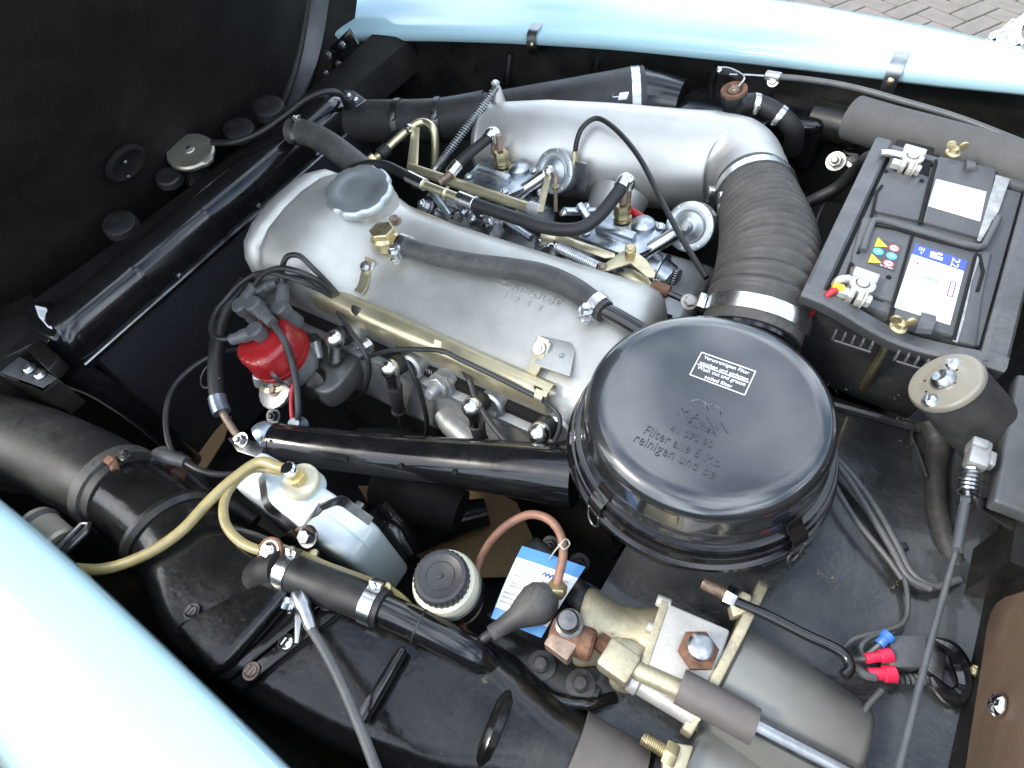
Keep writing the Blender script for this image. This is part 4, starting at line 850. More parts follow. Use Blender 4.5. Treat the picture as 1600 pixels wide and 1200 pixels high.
for k, (tx, wd) in enumerate((('Verunreinigten Filter', .84), ('waschen und einfetten', .90), ('Wash out and grease', .88), ('soiled filter', .50))):
    part('lettering', text_mb(tx, s0+ux*W*(1-wd)/2+wy*H*(.79-.25*k+(.03 if k > 1 else 0))+fax*.0006, ux, wy, H*.145, .0005, width=W*wd), 'paper', stk)
def arc_text(txt, r, a0, da, h):
    mb = MB()
    for i, ch in enumerate(txt):
        if ch == ' ': continue
        a = a0+da*i; d = V((cos(a), sin(a), 0)); o = fc+d*r+fax*.0007
        q = text_mb(ch, o, fax.cross(d), -d, h, .0010, align='CENTER'); mb.add(q.v, q.f)
    return mb
def lt(txt, px, py, qx, qy, h): 
    a, b = LP(px, py), LP(qx, qy); ux_ = (b-a).normalized(); return text_mb(txt, a-fax*.0003, ux_, fax.cross(ux_), h, .0019, 1.05, width=(b-a).length)
emb = part('embossed_lettering', lt('MANN', 1056, 646, 1136, 676, .0135), 'lid_black', lid)
part('embossed_lettering', lt('FILTER', 1072, 662, 1118, 680, .006), 'lid_black', lid)
part('embossed_lettering', lt('41 070 90', 1046, 673, 1112, 700, .0095), 'lid_black', lid)
part('embossed_lettering', lt('Filter alle 6 Mo', 1004, 676, 1122, 730, .0135), 'lid_black', lid)
part('embossed_lettering', lt('reinigen und be', 988, 688, 1114, 748, .0135), 'lid_black', lid)
for cx, cy in ((1092, 636), (1112, 643)):
    c_ = LP(cx, cy); a, b = LP(1058, 640), LP(1134, 668); u_ = (b-a).normalized(); v_ = fax.cross(u_)
    part('embossed_arc', MB().tube([c_+u_*cos(x)*.011+v_*sin(x)*.010 for x in [pi*k/8 for k in range(9)]], .0009, 6, 2), 'lid_black', lid)

# ------------------------------------------------------------------ battery, its frame and clamps
A, B, Cc = P(1276, 458, .975), P(1368, 221, .985), P(1545, 558, .955)
u = (Cc-A); v = (B-A); wv, hv = u.length, v.length; u.normalize(); v = (v-u*v.dot(u)).normalized(); bn = u.cross(v)
def BP(x, y, h=0): return PL(x, y, A+bn*h, bn)
def B2(s_, t_, h=0): return A+u*s_*wv+v*t_*hv+bn*h
ba = thing('battery', 'dark grey car battery with labels in its hold-down frame', 'battery', B2(.5, .5, -.19))
part('case', MB().box(B2(.5, .5, -.105), u*wv*.46, v*hv*.46, bn*.085, .004), 'black_plastic', ba)
lid_ = part('top', MB().box(B2(.51, .5, -.014), u*wv*.44, v*hv*.455, bn*.010, .003), 'battery_grey', ba)
# raised blocks of the top: two cover halves each side of the handle recess
def slab(pts, h0, h1, m_, nm, par=lid_, bev=.0016, lab=None): return part(nm, MB().prism([BP(x, y, h0) for x, y in pts], bn*(h1-h0), bev), m_, par, lab)
slab(((1345, 345), (1375, 348), (1437, 370), (1430, 398), (1400, 480), (1322, 452), (1330, 400)), -.006, .001, 'battery_grey', 'cover_block')
slab(((1425, 372), (1520, 398), (1485, 530), (1392, 500)), -.006, .0015, 'battery_grey', 'cover_block')
slab(((1380, 270), (1448, 288), (1432, 350), (1362, 334), (1366, 300)), -.006, .001, 'battery_grey', 'cover_block')
slab(((1464, 250), (1552, 270), (1530, 378), (1438, 352)), -.006, .0015, 'battery_grey', 'cover_block')
slab(((1525, 398), (1545, 400), (1528, 470), (1520, 545), (1492, 538)), -.006, .001, 'battery_grey', 'cover_block')
# black recess lines and handle channel
def groove(pts, nm='seam', w_=.0022, h=.002): return part(nm, MB().tube([BP(x, y, h) for x, y in pts], w_, 6, 1), 'pit_black', lid_)
for g_ in (((1462, 250), (1437, 350)), ((1425, 370), (1388, 502)), ((1352, 372), (1366, 352), (1400, 358), (1445, 372), (1520, 392), (1538, 380), (1552, 345)), ((1340, 396), (1352, 372)), ((1530, 398), (1536, 425), (1527, 455)), ((1362, 338), (1370, 300), (1378, 290)), ((1524, 400), (1490, 532))): groove(g_)
part('carry_handle', MB().tube([BP(x, y, .004) for x, y in ((1348, 392), (1360, 356), (1374, 344), (1440, 362), (1526, 386), (1544, 372), (1560, 340))], .0048, 10, 3), 'battery_grey', lid_)
for x, y in ((1330, 414), (1388, 434), (1384, 268), (1440, 283)): part('vent_pin', MB().lathe([(.0032, 0), (.0032, .002), (.001, .0025)], BP(x, y, .001), bn, 10), 'pit_black', lid_)
slab(((1325, 412), (1392, 434), (1378, 478), (1310, 455)), -.010, -.0035, 'pit_black', 'terminal_recess'); slab(((1400, 222), (1458, 236), (1448, 282), (1392, 262)), -.010, -.0035, 'pit_black', 'terminal_recess')
# silver worn strips
slab(((1525, 400), (1532, 402), (1518, 440), (1506, 500), (1496, 536), (1488, 533), (1505, 470)), .0016, .0024, 'silver_dust', 'worn_strip', bev=.0005); slab(((1556, 274), (1578, 280), (1560, 330), (1532, 378), (1526, 376), (1540, 330)), .0016, .0024, 'silver_dust', 'worn_strip', bev=.0005)
# labels
H1 = .0018
lb = slab(((1463, 280), (1541, 300), (1531, 346), (1450, 322)), H1, H1+.0004, 'paper', 'paper_label', bev=0, lab='blank white label')
lb = slab(((1430, 381), (1512, 408), (1506, 424), (1425, 397)), H1, H1+.0004, 'print_blue', 'blue_label_strip', bev=0)
lw = slab(((1425, 397), (1506, 424), (1484, 508), (1397, 480)), H1, H1+.0004, 'paper', 'paper_label', bev=0, lab='white label with blue header strip')
def btext(tx, px, py, qx, qy, h, m_, par, up=None):
    a, b = BP(px, py, H1+.0004), BP(qx, qy, H1+.0004); ux_ = (b-a).normalized(); part('print', text_mb(tx, a, ux_, bn.cross(ux_) if up is None else up, h, .0003, width=(b-a).length), m_, par)
btext('1', 1445, 398, 1449, 399, .010, 'paper', lb); btext('22', 1489, 402, 1485, 415, .010, 'paper', lb)
btext('III', 1434, 390, 1442, 393, .007, 'paper', lb); btext('T', 1436, 396, 1441, 398, .004, 'paper', lb)
part('print', MB().box(BP(1463, 402, H1+.0006), u*.008, v*.003, bn*.0002), 'paper', lb); part('print', MB().box(BP(1461, 396, H1+.0006), u*.004, v*.002, bn*.0002), 'paper', lb); part('print', MB().box(BP(1469, 397, H1+.0006), u*.003, v*.002, bn*.0002), 'paper', lb)
btext('IIIIII', 1430, 480, 1442, 484, .008, 'print_grey', lw); btext('II', 1416, 474, 1420, 475, .005, 'print_grey', lw); btext('...', 1480, 488, 1476, 500, .004, 'print_grey', lw); btext('I', 1430, 412, 1432, 413, .004, 'print_black', lw)
part('print', MB().box(BP(1455, 436, H1+.0006), u*.010, v*.002, bn*.0002), 'print_green', lw)
for a, b in (((1486, 439), (1494, 441)), ((1480, 462), (1488, 464)), ((1486, 439), (1480, 462)), ((1494, 441), (1488, 464))): 
    a, b = BP(*a, H1+.0006), BP(*b, H1+.0006); part('print', MB().box((a+b)/2, (b-a)/2, bn.cross((b-a).normalized())*.0007, bn*.0002), 'print_purple', lw)
ws = slab(((1372, 373), (1410, 384), (1398, 424), (1356, 410)), H1, H1+.0003, 'sticker_black', 'warning_label', bev=0, lab='black label with yellow, blue and red warning symbols')
for x, y in ((1376, 381), (1366, 406)): part('warning_triangle', MB().prism([BP(x-10, y+4, H1+.0004), BP(x+11, y+5, H1+.0004), BP(x-4, y-10, H1+.0004)], bn*.0003), 'print_yellow', ws); part('print', MB().lathe([(.0012, 0), (0, .0003)], BP(x-2, y, H1+.0007), bn, 8), 'print_black', ws)
for x, y, m_ in ((1397, 388, 'print_red'), (1372, 393, 'print_sky'), (1393, 400, 'print_sky'), (1388, 412, 'print_red')):
    o = BP(x, y, H1+.0004); part('warning_disc', MB().lathe([(.0070, 0), (.0070, .0003)], o, bn, 20), m_, ws)
    part('print', MB().lathe([(.0050, .0003), (.0050, .0005)], o, bn, 18), 'paper' if m_ == 'print_red' else 'print_sky', ws); part('print', MB().box(o+bn*.0007, u*.0025, v*.001, bn*.0002), 'print_red' if m_ == 'print_red' else 'paper', ws)
btext('Pb 12V 44Ah', 1375, 415, 1394, 421, .0028, 'paper', ws)
# hold-down frame
fr = thing('hold_down_frame', 'grey steel hold-down frame clamped around the battery top', 'frame', B2(0, 0, -.1))
def rail(a, b, wd, th, m_='frame_grey', sag=0, nm='frame_rail', n_=10):
    a, b = V(a), V(b); d = (b-a).normalized(); s_ = bn.cross(d); rows = []
    for i in range(n_+1):
        f = i/n_; c = lerp(a, b, f)+bn*(-sag*sin(f*pi)**2 + (.006*sin(f*2*pi+1.0) if sag else 0))
        rows.append([c-s_*wd/2-bn*th, c-s_*wd/2+bn*.000, c-s_*wd/2*.7+bn*.004, c+s_*wd/2*.7+bn*.004, c+s_*wd/2, c+s_*wd/2-bn*th])
    return part(nm, MB().grid(rows, -bn*.0025), m_, fr)
rail(B2(-.02, -.03), B2(-.02, 1.02), .026, .018); rail(B2(1.03, -.03), B2(1.03, 1.02), .030, .018)
rail(B2(-.08, -.012, -.003), B2(1.09, -.012, -.003), .024, .012, sag=.010, nm='frame_front', n_=16); rail(B2(-.05, 1.005, -.006), B2(1.06, 1.005, -.006), .014, .012)
part('hook_tab', MB().ribbon([BP(1443, 520, .001), BP(1446, 508, .010), BP(1450, 500, .004), BP(1450, 492, .002)], u, .017, .004, 5), 'frame_grey', fr); part('hook_tab', MB().ribbon([BP(1516, 252, .001), BP(1517, 258, .010), BP(1517, 266, .004)], u, .012, .003, 5), 'frame_grey', fr)
def wing(px, py, lab, hh=.006):
    o = BP(px, py, hh); t = thing('wing_nut', lab, 'wing nut', o, 'wing nuts holding the battery frame')
    part('nut', MB().lathe([(.0105, 0), (.0105, .002), (.007, .004), (.0058, .010), (.0025, .012)], o, bn, 20), 'brass', t)
    d = (u*.9+v*.3).normalized()
    for s_ in (-1, 1):
        c_ = o+bn*.010+d*s_*.0085; part('wing', MB().lathe([(0, -.0018), (.0064, -.0016), (.0068, 0), (.0064, .0016), (0, .0018)], c_+bn*.004, d.cross(bn)*.9+d*s_*.2, 20), 'brass', t)
wing(1403, 512, 'brass wing nut on the near side of the battery frame'); wing(1488, 240, 'brass wing nut on the far side of the battery frame', .016)
solo('threaded_rod', MB().cyl(P(1386, 540, .93), P(1348, 606, .80), .0055, 12), 'brass', 'tarnished threaded rod holding the battery frame down, front of battery', 'rod')
# battery terminals clamps
def terminal(px, py, lab, flip):
    o = BP(px, py, .002); t = thing('terminal_clamp', lab, 'terminal clamp', o, 'battery terminal clamps'); s_ = -1 if flip else 1
    part('post', MB().lathe([(.0085, -.006), (.0075, .014), (.006, .015), (0, .015)], o, bn, 20), 'lead', t)
    part('ring', MB().lathe([(.009, 0), (.0165, .0005), (.0165, .012), (.009, .0125), (.0085, .006), (.009, 0)], o, bn, 28), 'lead', t)
    part('bridge', MB().box(o+v*s_*.018+bn*.006, u*.016, v*.009, bn*.006, .002), 'lead', t)
    part('ear', MB().box(o-v*s_*.020+u*.004+bn*.005, u*.004, v*.010, bn*.007, .002), 'lead', t); part('ear', MB().box(o-v*s_*.020-u*.007+bn*.005, u*.004, v*.010, bn*.007, .002), 'lead', t)
    part('ear_bolt', MB().bolt(o-v*s_*.021+u*.008+bn*.006, u, .0085).hexa(o-v*s_*.021-u*.011+bn*.006, -u, .008, .012), 'white_metal', t)
    return o, t
o, t = terminal(1342, 452, 'corroded terminal clamp with yellow crimp at the battery near corner', False)
part('crimp_wire', MB().tube([BP(1292, 462, .004), BP(1300, 456, .010), BP(1306, 452, .012)], .0048, 12), 'red_wire', t); part('crimp', MB().cyl(BP(1300, 448, .012), BP(1318, 452, .012), .0060, 14, bev=.001), 'yellow_plug', t); part('crimp_lug', MB().tube([BP(1318, 452, .012), BP(1324, 458, .010), BP(1328, 466, .008)], .004, 10), 'zinc', t); part('cable_arch', MB().tube([BP(1305, 446, .004), BP(1312, 438, .012), BP(1326, 436, .012)], .006, 12), 'lead', t)
o, t = terminal(1420, 254, 'silver terminal clamp at the battery far corner', False); part('cable_lug', MB().tube([BP(1375, 240, .012), BP(1392, 240, .012), BP(1412, 245, .010)], .006, 12), 'zinc', t)
# battery case front details
for (x0, y0, x1, y1, n_) in ((1305, 520, 1362, 538, 4), (1402, 552, 1448, 566, 3)):
    for k in range(n_+1):
        a = P(lerp(x0, x1, k/n_), lerp(y0, y1, k/n_), .935); part('case_rib', MB().box(a+V((0, -.004, 0)), X_*.0012, Y_*.004, Z_*.007), 'battery_grey', ba)
    a, b = P(x0, y0+8, .932), P(x1, y1+8, .932); part('case_rib', MB().tube([a-Y_*.005, b-Y_*.005], .0014, 6, 1), 'battery_grey', ba)
hose('battery_cable', 'red battery cable dropping in front of the battery', 'wire', PT((1270, 484, .93), (1260, 500, .91), (1250, 525, .88), (1243, 560, .84)), .005, 'red_wire')

# ------------------------------------------------------------------ wiper motor
ma = (P(1478, 598, .955)-P(1530, 690, .83)).normalized(); mo = P(1478, 598, .955)
t = thing('wiper_motor', 'wiper motor with cream end cap beside the battery', 'motor', mo-ma*.14)
ma = (mo-P(1556, 690, .865)).normalized()
part('motor_body', MB().lathe([(.041, -.13), (.042, -.06), (.0405, -.012), (.0405, -.004)], mo, ma, 40), 'motor_grey', t)
cp = part('end_cap', MB().lathe([(.0395, -.006), (.0415, -.004), (.0415, .002), (.0395, .005), (.032, .0055), (.027, .0045), (.022, .0055), (.018, .0055), (0, .0055)], mo, ma, 40), 'cap_cream', t, 'cream metal end cap')
part('bearing_nut', MB().lathe([(.0145, .005), (.0145, .008), (.0115, .012), (.008, .016), (.005, .015), (0, .013)], mo, ma, 24), 'steel', cp)
for px, py in ((1488, 569), (1453, 626)): part('cap_screw', MB().screw(PL(px, py, mo+ma*.005, ma), ma, .0068), 'zinc', cp)
for px, py in ((1445, 595), (1492, 598), (1447, 612), (1495, 578)): part('cap_hole', MB().lathe([(.0016, 0), (0, .0003)], PL(px, py, mo+ma*.0056, ma), ma, 8), 'pit_black', cp)
# ------------------------------------------------------------------ control cable at the right with adjuster
t = thing('control_rod', 'long thin grey control rod slanting down to the lower right edge', 'control rod', P(1405, 1200, .99))
part('rod', MB().tube([P(1497, 850, .94), P(1455, 1000, .975), P(1392, 1250, 1.02)], .0030, 10, 6), 'cable_grey', t)
part('rod_sleeve', MB().cyl(P(1508, 785, .935), P(1495, 860, .945), .0052, 14), 'cable_grey', t)
part('nut', MB().hexa(P(1510, 782, .93), V((0, -1, .3)), .009, .012), 'dark_steel', t)
part('adjuster_spring', MB().helix(P(1518, 736, .935), P(1512, 772, .93), .0095, .0024, 6), 'steel', t); part('adjuster_core', MB().cyl(P(1519, 732, .935), P(1511, 778, .93), .0060, 14), 'steel', t)
part('clevis', MB().box(P(1527, 712, .94), X_*.010, Y_*.018, Z_*.010, .003).box(P(1541, 718, .94), X_*.008, Y_*.010, Z_*.007, .003).box(P(1526, 698, .943), X_*.008, Y_*.006, Z_*.011, .002), 'dull_alu', t)
# wires on the shelf
def wire(pts, r, lab, m_='cable_grey', z=.808): hose('shelf_wire', lab, 'wire', PT(*[(x, y, z+(q[0] if q else 0)) for x, y, *q in pts]), r, m_, group='wires on the bulkhead shelf')
wire(((1290, 700), (1330, 740), (1370, 795), (1400, 848), (1425, 895), (1460, 915), (1500, 905)), .0046, 'uppermost grey wire fanning out from under the air filter')
wire(((1288, 704), (1320, 740), (1356, 795), (1392, 855), (1418, 900), (1455, 920)), .0046, 'second grey wire fanning out from under the air filter')
wire(((1284, 706), (1306, 760), (1340, 815), (1385, 870), (1410, 905)), .0036, 'third thin wire fanning out from under the air filter')
wire(((1300, 700), (1298, 745), (1290, 790), (1272, 830), (1240, 858), (1190, 880)), .0052, 'dark cable curving round the right side of the air filter')
wire(((1292, 700), (1290, 745), (1278, 790), (1255, 825), (1220, 850)), .0044, 'inner dark cable hugging the air filter rim')
wire(((1412, 896), (1418, 930), (1416, 965), (1395, 982), (1340, 996), (1318, 1012)), .003, 'thin wire looping down the shelf towards the coloured plugs')
wire(((1350, 1030), (1346, 1010), (1362, 995), (1382, 990)), .003, 'tiny wire loop at the blue plug')
wire(((1378, 1078), (1352, 1110), (1346, 1150), (1350, 1210)), .0034, 'thin wire hanging below the red plugs')
solo('cable_tie', MB().lathe([(.010, -.004), (.0115, -.004), (.0115, .004), (.010, .004)], P(1404, 857, .785), P(1425, 895, .78)-P(1400, 848, .78), 16), 'cable_grey', 'grey tie binding the wires on the shelf', 'cable tie')
hose('rubber_hose', 'dark rubber hose standing at the edge of the shelf below the wiper motor', 'hose', PT((1452, 655, .815), (1465, 690, .80), (1462, 740, .80), (1466, 800, .80), (1480, 850, .80), (1500, 890, .79)), [.016, .017, .013, .012, .012, .011], 'rubber_dusty')
hose('shelf_wire', 'thin cord tied around the dark rubber hose', 'wire', PT((1432, 665, .80), (1424, 680, .80), (1432, 700, .80), (1448, 745, .81)), .0022, 'wire_black', group='wires on the bulkhead shelf')
# connector block with coloured plugs
t = thing('connector_block', 'grey connector block on the shelf beside red and blue plugs', 'connector', P(1420, 1030, .80))
part('block', MB().prism([P(x, y, .825) for x, y in ((1392, 993), (1450, 991), (1442, 1043), (1390, 1043))], -Z_*.03, .002), 'frame_grey', t)
part('block_side', MB().prism([P(x, y, .822) for x, y in ((1450, 995), (1482, 1008), (1476, 1066), (1444, 1044))], -Z_*.03, .002), 'dark_steel', t)
part('torn_trim', MB().tube(PT((1460, 998, .83), (1486, 1012, .83), (1502, 1040, .82), (1508, 1075, .815), (1490, 1090, .81), (1466, 1072, .815), (1455, 1056, .82)), [.003, .008, .010, .008, .011, .007, .003], 8), 'gloss_black', t)
part('twisted_wires', MB().helix(P(1398, 1060, .805), P(1450, 1062, .805), .004, .0022, 6), 'cable_grey', t); part('trim_pin', MB().bolt(P(1522, 1050, .82), V((-.6, -.2, .7)), .005), 'brass', t)
def plugc(a, b, m_, lab, r=.0072):
    a, b = P(*a), P(*b); L = (b-a).length; t = thing('crimp_connector', lab, 'crimp connector', a, 'crimp connectors by the servo')
    part('plug', MB().lathe([(r*.72, 0), (r*.8, L*.05), (r*.78, L*.52), (r*1.05, L*.58), (r*1.1, L*.95), (r*.9, L)], a, b-a, 18), m_, t); part('wire', MB().tube([a+(a-b).normalized()*.02+V((0, .002, -.004)), a], .0028, 8, 1), 'cable_grey', t)
plugc((1352, 1029, .825), (1394, 1023, .825), 'red_plug', 'upper of the two red crimp plugs'); plugc((1356, 1053, .820), (1400, 1053, .820), 'red_plug', 'lower of the two red crimp plugs', .0085); plugc((1374, 1007, .825), (1391, 990, .83), 'blue_plug', 'single blue crimp plug')
# dirt and leaf scraps on the ledge
lm = MB()
for k in range(46):
    x, y, z = random.choice(((1378, 618, .815), (1330, 615, .812), (1262, 948, .762), (1513, 905, .80), (1405, 915, .79), (1412, 648, .805), (1300, 610, .80), (1440, 700, .80), (1330, 900, .775)))
    x += random.gauss(0, 16); y += random.gauss(0, 8); o = P(x, y, z); a = random.uniform(0, 6.3); L = random.uniform(.0008, .0028); d = V((cos(a), sin(a), random.uniform(-.2, .3))); e = V((-d.y, d.x, random.uniform(-.3, .3)))*random.uniform(.25, .6)
    lm.prism([o-d*L, o-d*L*.2+e*L, o+d*L*.5+e*L*.7, o+d*L, o+d*L*.1-e*L*.6], Z_*.0008)
lo_ = solo('leaf_litter', lm, 'dirt', 'scattered tiny dry leaf scraps on the shelf and ledge', 'leaf litter'); lo_['kind'] = 'stuff'
# ------------------------------------------------------------------ far side: fresh air duct, heater box, valve and cables
fd = [V((-1.17, 1.13, .80)), P(600, 195, .80), P(690, 190, .80), P(790, 182, .82)]
t = thing('fresh_air_duct', 'black fresh air duct along the far inner wing', 'duct', (-.9, 1.15, .7))
d1 = PT((545, 188, .83), (620, 190, .825), (690, 188, .825), (760, 178, .83)); part('duct_front', MB().tube(d1, [.048, .050, .050, .052], 28), 'rubber_dusty', t)
for tt in (.36, .66): clamp(t, d1, tt, .0505, .014, 'dark_steel', side=V((.2, -.6, .6)), name='duct_clamp')
d2 = PT((750, 180, .83), (840, 172, .835), (920, 165, .845), (985, 158, .85), (1004, 156, .85)); part('duct_cone', MB().tube(d2, [.046, .056, .064, .070, .070], 32), 'rubber_dusty', t)
p, d = along(d2, .80); bc = part('duct_band', MB().lathe([(.066, -.009), (.0705, -.009), (.0705, .009), (.066, .009)], p, d, 36), 'zinc', t)
q = p+(V((0, -.72, .5)).normalized())*.073; part('band_latch', MB().box(q, d*.010, V((0, .4, .6)).normalized()*.008, V((0, -.7, .5)).normalized()*.003, .001).tube([q-d*.008, q-d*.022, q-d*.026+Z_*.004, q-d*.022+Z_*.006], .0022, 6), 'zinc', bc)
t = thing('heater_box', 'black heater air box behind the silver intake pipe', 'heater box', P(1180, 180, .74))
h0 = PT((1000, 158, .85), (1030, 160, .85), (1065, 165, .85)); part('box_inlet', MB().tube(h0, [.066, .060, .052], 28), 'gloss_black', t)
part('box_front', MB().prism([P(x, y, .87) for x, y in ((1048, 172), (1075, 140), (1110, 126), (1200, 134), (1204, 192), (1180, 200))], -Z_*.10, .010, 3), 'gloss_black', t)
part('box_panel', MB().prism([P(x, y, .874) for x, y in ((1060, 172), (1110, 140), (1135, 150), (1150, 178))], Z_*.003, .002), 'gloss_black', t)
part('box_rear', MB().prism([P(x, y, .88) for x, y in ((1200, 130), (1300, 140), (1312, 165), (1285, 196), (1200, 188))], -Z_*.11, .014, 3), 'gloss_black', t)
part('box_outlet', MB().tube(PT((1270, 185, .86), (1310, 195, .86), (1345, 205, .86)), .036, 26), 'dirty_black', t)
part('box_lip', MB().tube(PT((1255, 208, .82), (1290, 218, .82), (1312, 224, .82), (1322, 238, .82), (1340, 244, .82)), .0035, 8), 'steel', t)
ih = PT((1332, 184, .94), (1390, 202, .945), (1450, 219, .95), (1530, 243, .955), (1650, 280, .96)); hose('insulated_hose', 'thick grey foam covered hose behind the battery', 'hose', ih, .037, 'foam_grey', n=32)
# heater valve
hv_ = P(1147, 145, .945); t = thing('heater_valve', 'rusty heater valve with lever above the heater box', 'valve', hv_-Z_*.05)
part('valve_body', MB().lathe([(.020, -.055), (.020, -.02), (.024, -.014), (.0245, .004)], hv_, V((-.1, -.15, 1)), 26), 'black_plastic', t); part('valve_ring', MB().lathe([(.017, .002), (.0245, .002), (.0245, .008), (.017, .008), (.013, .004), (0, .004)], hv_, V((-.1, -.15, 1)), 26), 'rust', t); part('valve_screw', MB().screw(hv_+Z_*.005, V((-.1, -.15, 1)), .008), 'rusty_steel', t)
part('lever', MB().ribbon([hv_+V((.004, .008, .006)), hv_+V((.006, .022, .016)), P(1140, 112, .965), P(1122, 110, .963)], V((.3, -.3, .9)), .017, .003, 6), 'steel', t); part('lever_pin', MB().lathe([(.005, 0), (.005, .006), (0, .008)], P(1124, 111, .965), V((0, -.6, .8)), 12), 'zinc', t)
vh = [hv_+V((.012, -.012, -.016)), P(1180, 162, .92), P(1215, 178, .91), P(1240, 205, .88), P(1238, 235, .83)]; hose('heater_hose', 'black heater hose with two bright clamps bending down behind the intake elbow', 'hose', vh, .0185, 'rubber', (.24, .52), n=18, side=V((-.3, -.7, .2)))
t = thing('heater_cable', 'long grey control cable sweeping over the battery to the top right', 'control cable', P(1205, 117, .96)); cb = PT((1203, 119, .965), (1260, 124, .97), (1330, 136, .975), (1410, 158, .98), (1500, 185, .98), (1620, 232, .98))
part('sheath', MB().tube(cb, .0052, 12, 8), 'cable_grey', t); part('inner_wire', MB().tube(PT((1140, 116, .965), (1170, 117, .966), (1204, 119, .965)), .0018, 8), 'steel', t); part('cable_clamp', MB().cyl(P(1197, 117, .965), P(1220, 121, .966), .0085, 16, bev=.001), 'steel', t); part('clamp_screw', MB().screw(P(1208, 127, .958), V((0, -.7, .6)), .0075), 'zinc', t)
# trunking hoses far right
for lab, pts, r in (('upper black loom arching under the far fender', ((1325, 172, .86), (1370, 158, .87), (1430, 145, .875), (1490, 148, .88), (1545, 160, .88), (1620, 165, .885)), .014), ('middle crinkled black loom behind the insulated hose', ((1380, 182, .84), (1440, 172, .85), (1500, 168, .855), (1560, 172, .86), (1640, 175, .86)), .016), ('lower black loom behind the insulated hose', ((1450, 205, .83), (1510, 196, .84), (1560, 193, .84), (1640, 190, .84)), .013)):
    hose('wiring_loom', lab, 'wiring loom', PT(*pts), r, 'gloss_black', group='wiring looms at the far right')
solo('loom_clip', MB().box(P(1553, 150, .905), X_*.012, Y_*.006, Z_*.010, .003), 'dark_steel', 'grey clip on the far inner wing above the loom', 'clip')
# cable from the battery to the block, tap under it
hose('battery_cable', 'thick black battery cable curving down to the left of the battery', 'cable', PT((1385, 238, .97), (1355, 248, .95), (1338, 265, .91), (1310, 292, .87), (1280, 308, .85), (1245, 325, .83)), .011, 'rubber'); hose('thin_cable', 'thin black cable beside the bellows and battery', 'cable', PT((1325, 275, .88), (1300, 300, .85), (1278, 340, .83), (1268, 400, .82), (1262, 440, .82)), .0035, 'wire_black')
t = thing('drain_tap', 'small zinc tap with nuts below the insulated hose', 'tap', P(1310, 250, .85)); part('tap_body', MB().cyl(P(1300, 250, .86), P(1338, 252, .86), .008, 14, bev=.001), 'steel', t); part('tap_nut', MB().bolt(P(1306, 252, .865), V((-.1, -.7, .6)), .012, stud=.008), 'white_metal', t); part('tap_nut', MB().bolt(P(1333, 253, .87), V((-.1, -.4, .8)), .009), 'zinc', t)

# ------------------------------------------------------------------ black heat tube to the filter
ht = PT((432, 690, .785), (500, 700, .785), (600, 712, .785), (700, 722, .79), (800, 732, .80), (900, 745, .81))
t = thing('hot_air_tube', 'long glossy black hot air tube leading to the air filter', 'tube', ht[0]); tb = part('tube', MB().tube(ht, [.031, .033, .035, .038, .042, .046], 36, 6), 'gloss_black', t); part('tube_lip', MB().lathe([(.029, -.003), (.0325, -.002), (.0325, .003), (.029, .004)], ht[0], ht[1]-ht[0], 30), 'gloss_black', t)
for px, py in ((558, 731), (650, 737), (731, 742)):
    o = P(px, py, .81); d = (CAM-o).normalized(); ax = min((along(ht, k/60)[0] for k in range(61)), key=lambda q: (q-o).cross(d).length); f = ax; h_ = (V((0, -.75, .65))).normalized()
    part('drill_hole', MB().lathe([(.0040, 0), (.0044, .0012), (.0030, .0012), (.0024, .0002), (0, .0001)], f+h_*(.0325+.011*(px-430)/470+.0012), h_, 14), 'pit_black', tb)
cm = P(390, 695, .80); t = thing('bypass_clamp', 'grey metal clamp plate at the open end of the black tube', 'clamp', cm); part('plate', MB().prism([P(x, y, .80) for x, y in ((357, 686), (372, 682), (414, 697), (408, 718), (372, 706))], Z_*.003, .001), 'steel', t); part('union', MB().tube(PT((402, 684, .80), (415, 678, .80), (430, 690, .79)), [.018, .022, .018], 18), 'bolt_blue', t); part('stud', MB().bolt(P(378, 688, .805), V((0, -.4, .9)), .009, stud=.006), 'steel', t); part('union_screw', MB().lathe([(.004, 0), (.002, .003), (0, .003)], P(411, 687, .822), Z_, 10), 'brass', t)
solo('dip_fitting', MB().lathe([(.016, 0), (.018, .01), (.012, .02), (.010, .03)], P(470, 668, .755), V((.2, -.3, 1)), 18), 'bolt_blue', 'bluish union just above the open end of the black tube', 'pipe fitting')

# ------------------------------------------------------------------ washer bottle
WY = .125
ol = [V((x, .092, z)) for x, z in ((-.682, .80), (-.670, .826), (-.60, .830), (-.52, .82), (-.456, .79), (-.443, .768), (-.440, .60), (-.680, .60))]
t = thing('washer_bottle', 'white plastic washer bottle strapped beside the black tube', 'washer bottle', ol[-1])
wb_ = part('bottle', MB().prism(ol, Y_*.066, .013, 5), 'white_poly', t, sharp=180)
part('bottle_seam', MB().tube([V((p.x*1.0, .126, p.z+.0005)) for p in ol[:6]], .0012, 6, 1), 'white_poly', wb_)
wc = P(470, 752, .838); wax = V((.05, -.12, 1)).normalized(); part('neck', MB().lathe([(.027, -.03), (.025, -.006)], wc, wax, 28), 'white_poly', t)
cpp = part('screw_cap', MB().lathe([(.025, -.010), (.0275, -.008), (.0275, .002), (.025, .005), (.013, .006), (0, .006)], wc, wax, 40), 'cream_poly', t)
part('spout', MB().lathe([(.013, .005), (.013, .018), (.009, .020), (.009, .034)], wc, V((-.02, -.05, 1)), 18).box(wc+Z_*.016, X_*.014, Y_*.008, Z_*.006, .002), 'amber', cpp); part('spout_tip', MB().lathe([(.0105, .032), (.0115, .034), (.0115, .042), (.009, .045), (0, .0455)], wc, V((-.02, -.05, 1)), 12), 'chrome', cpp)
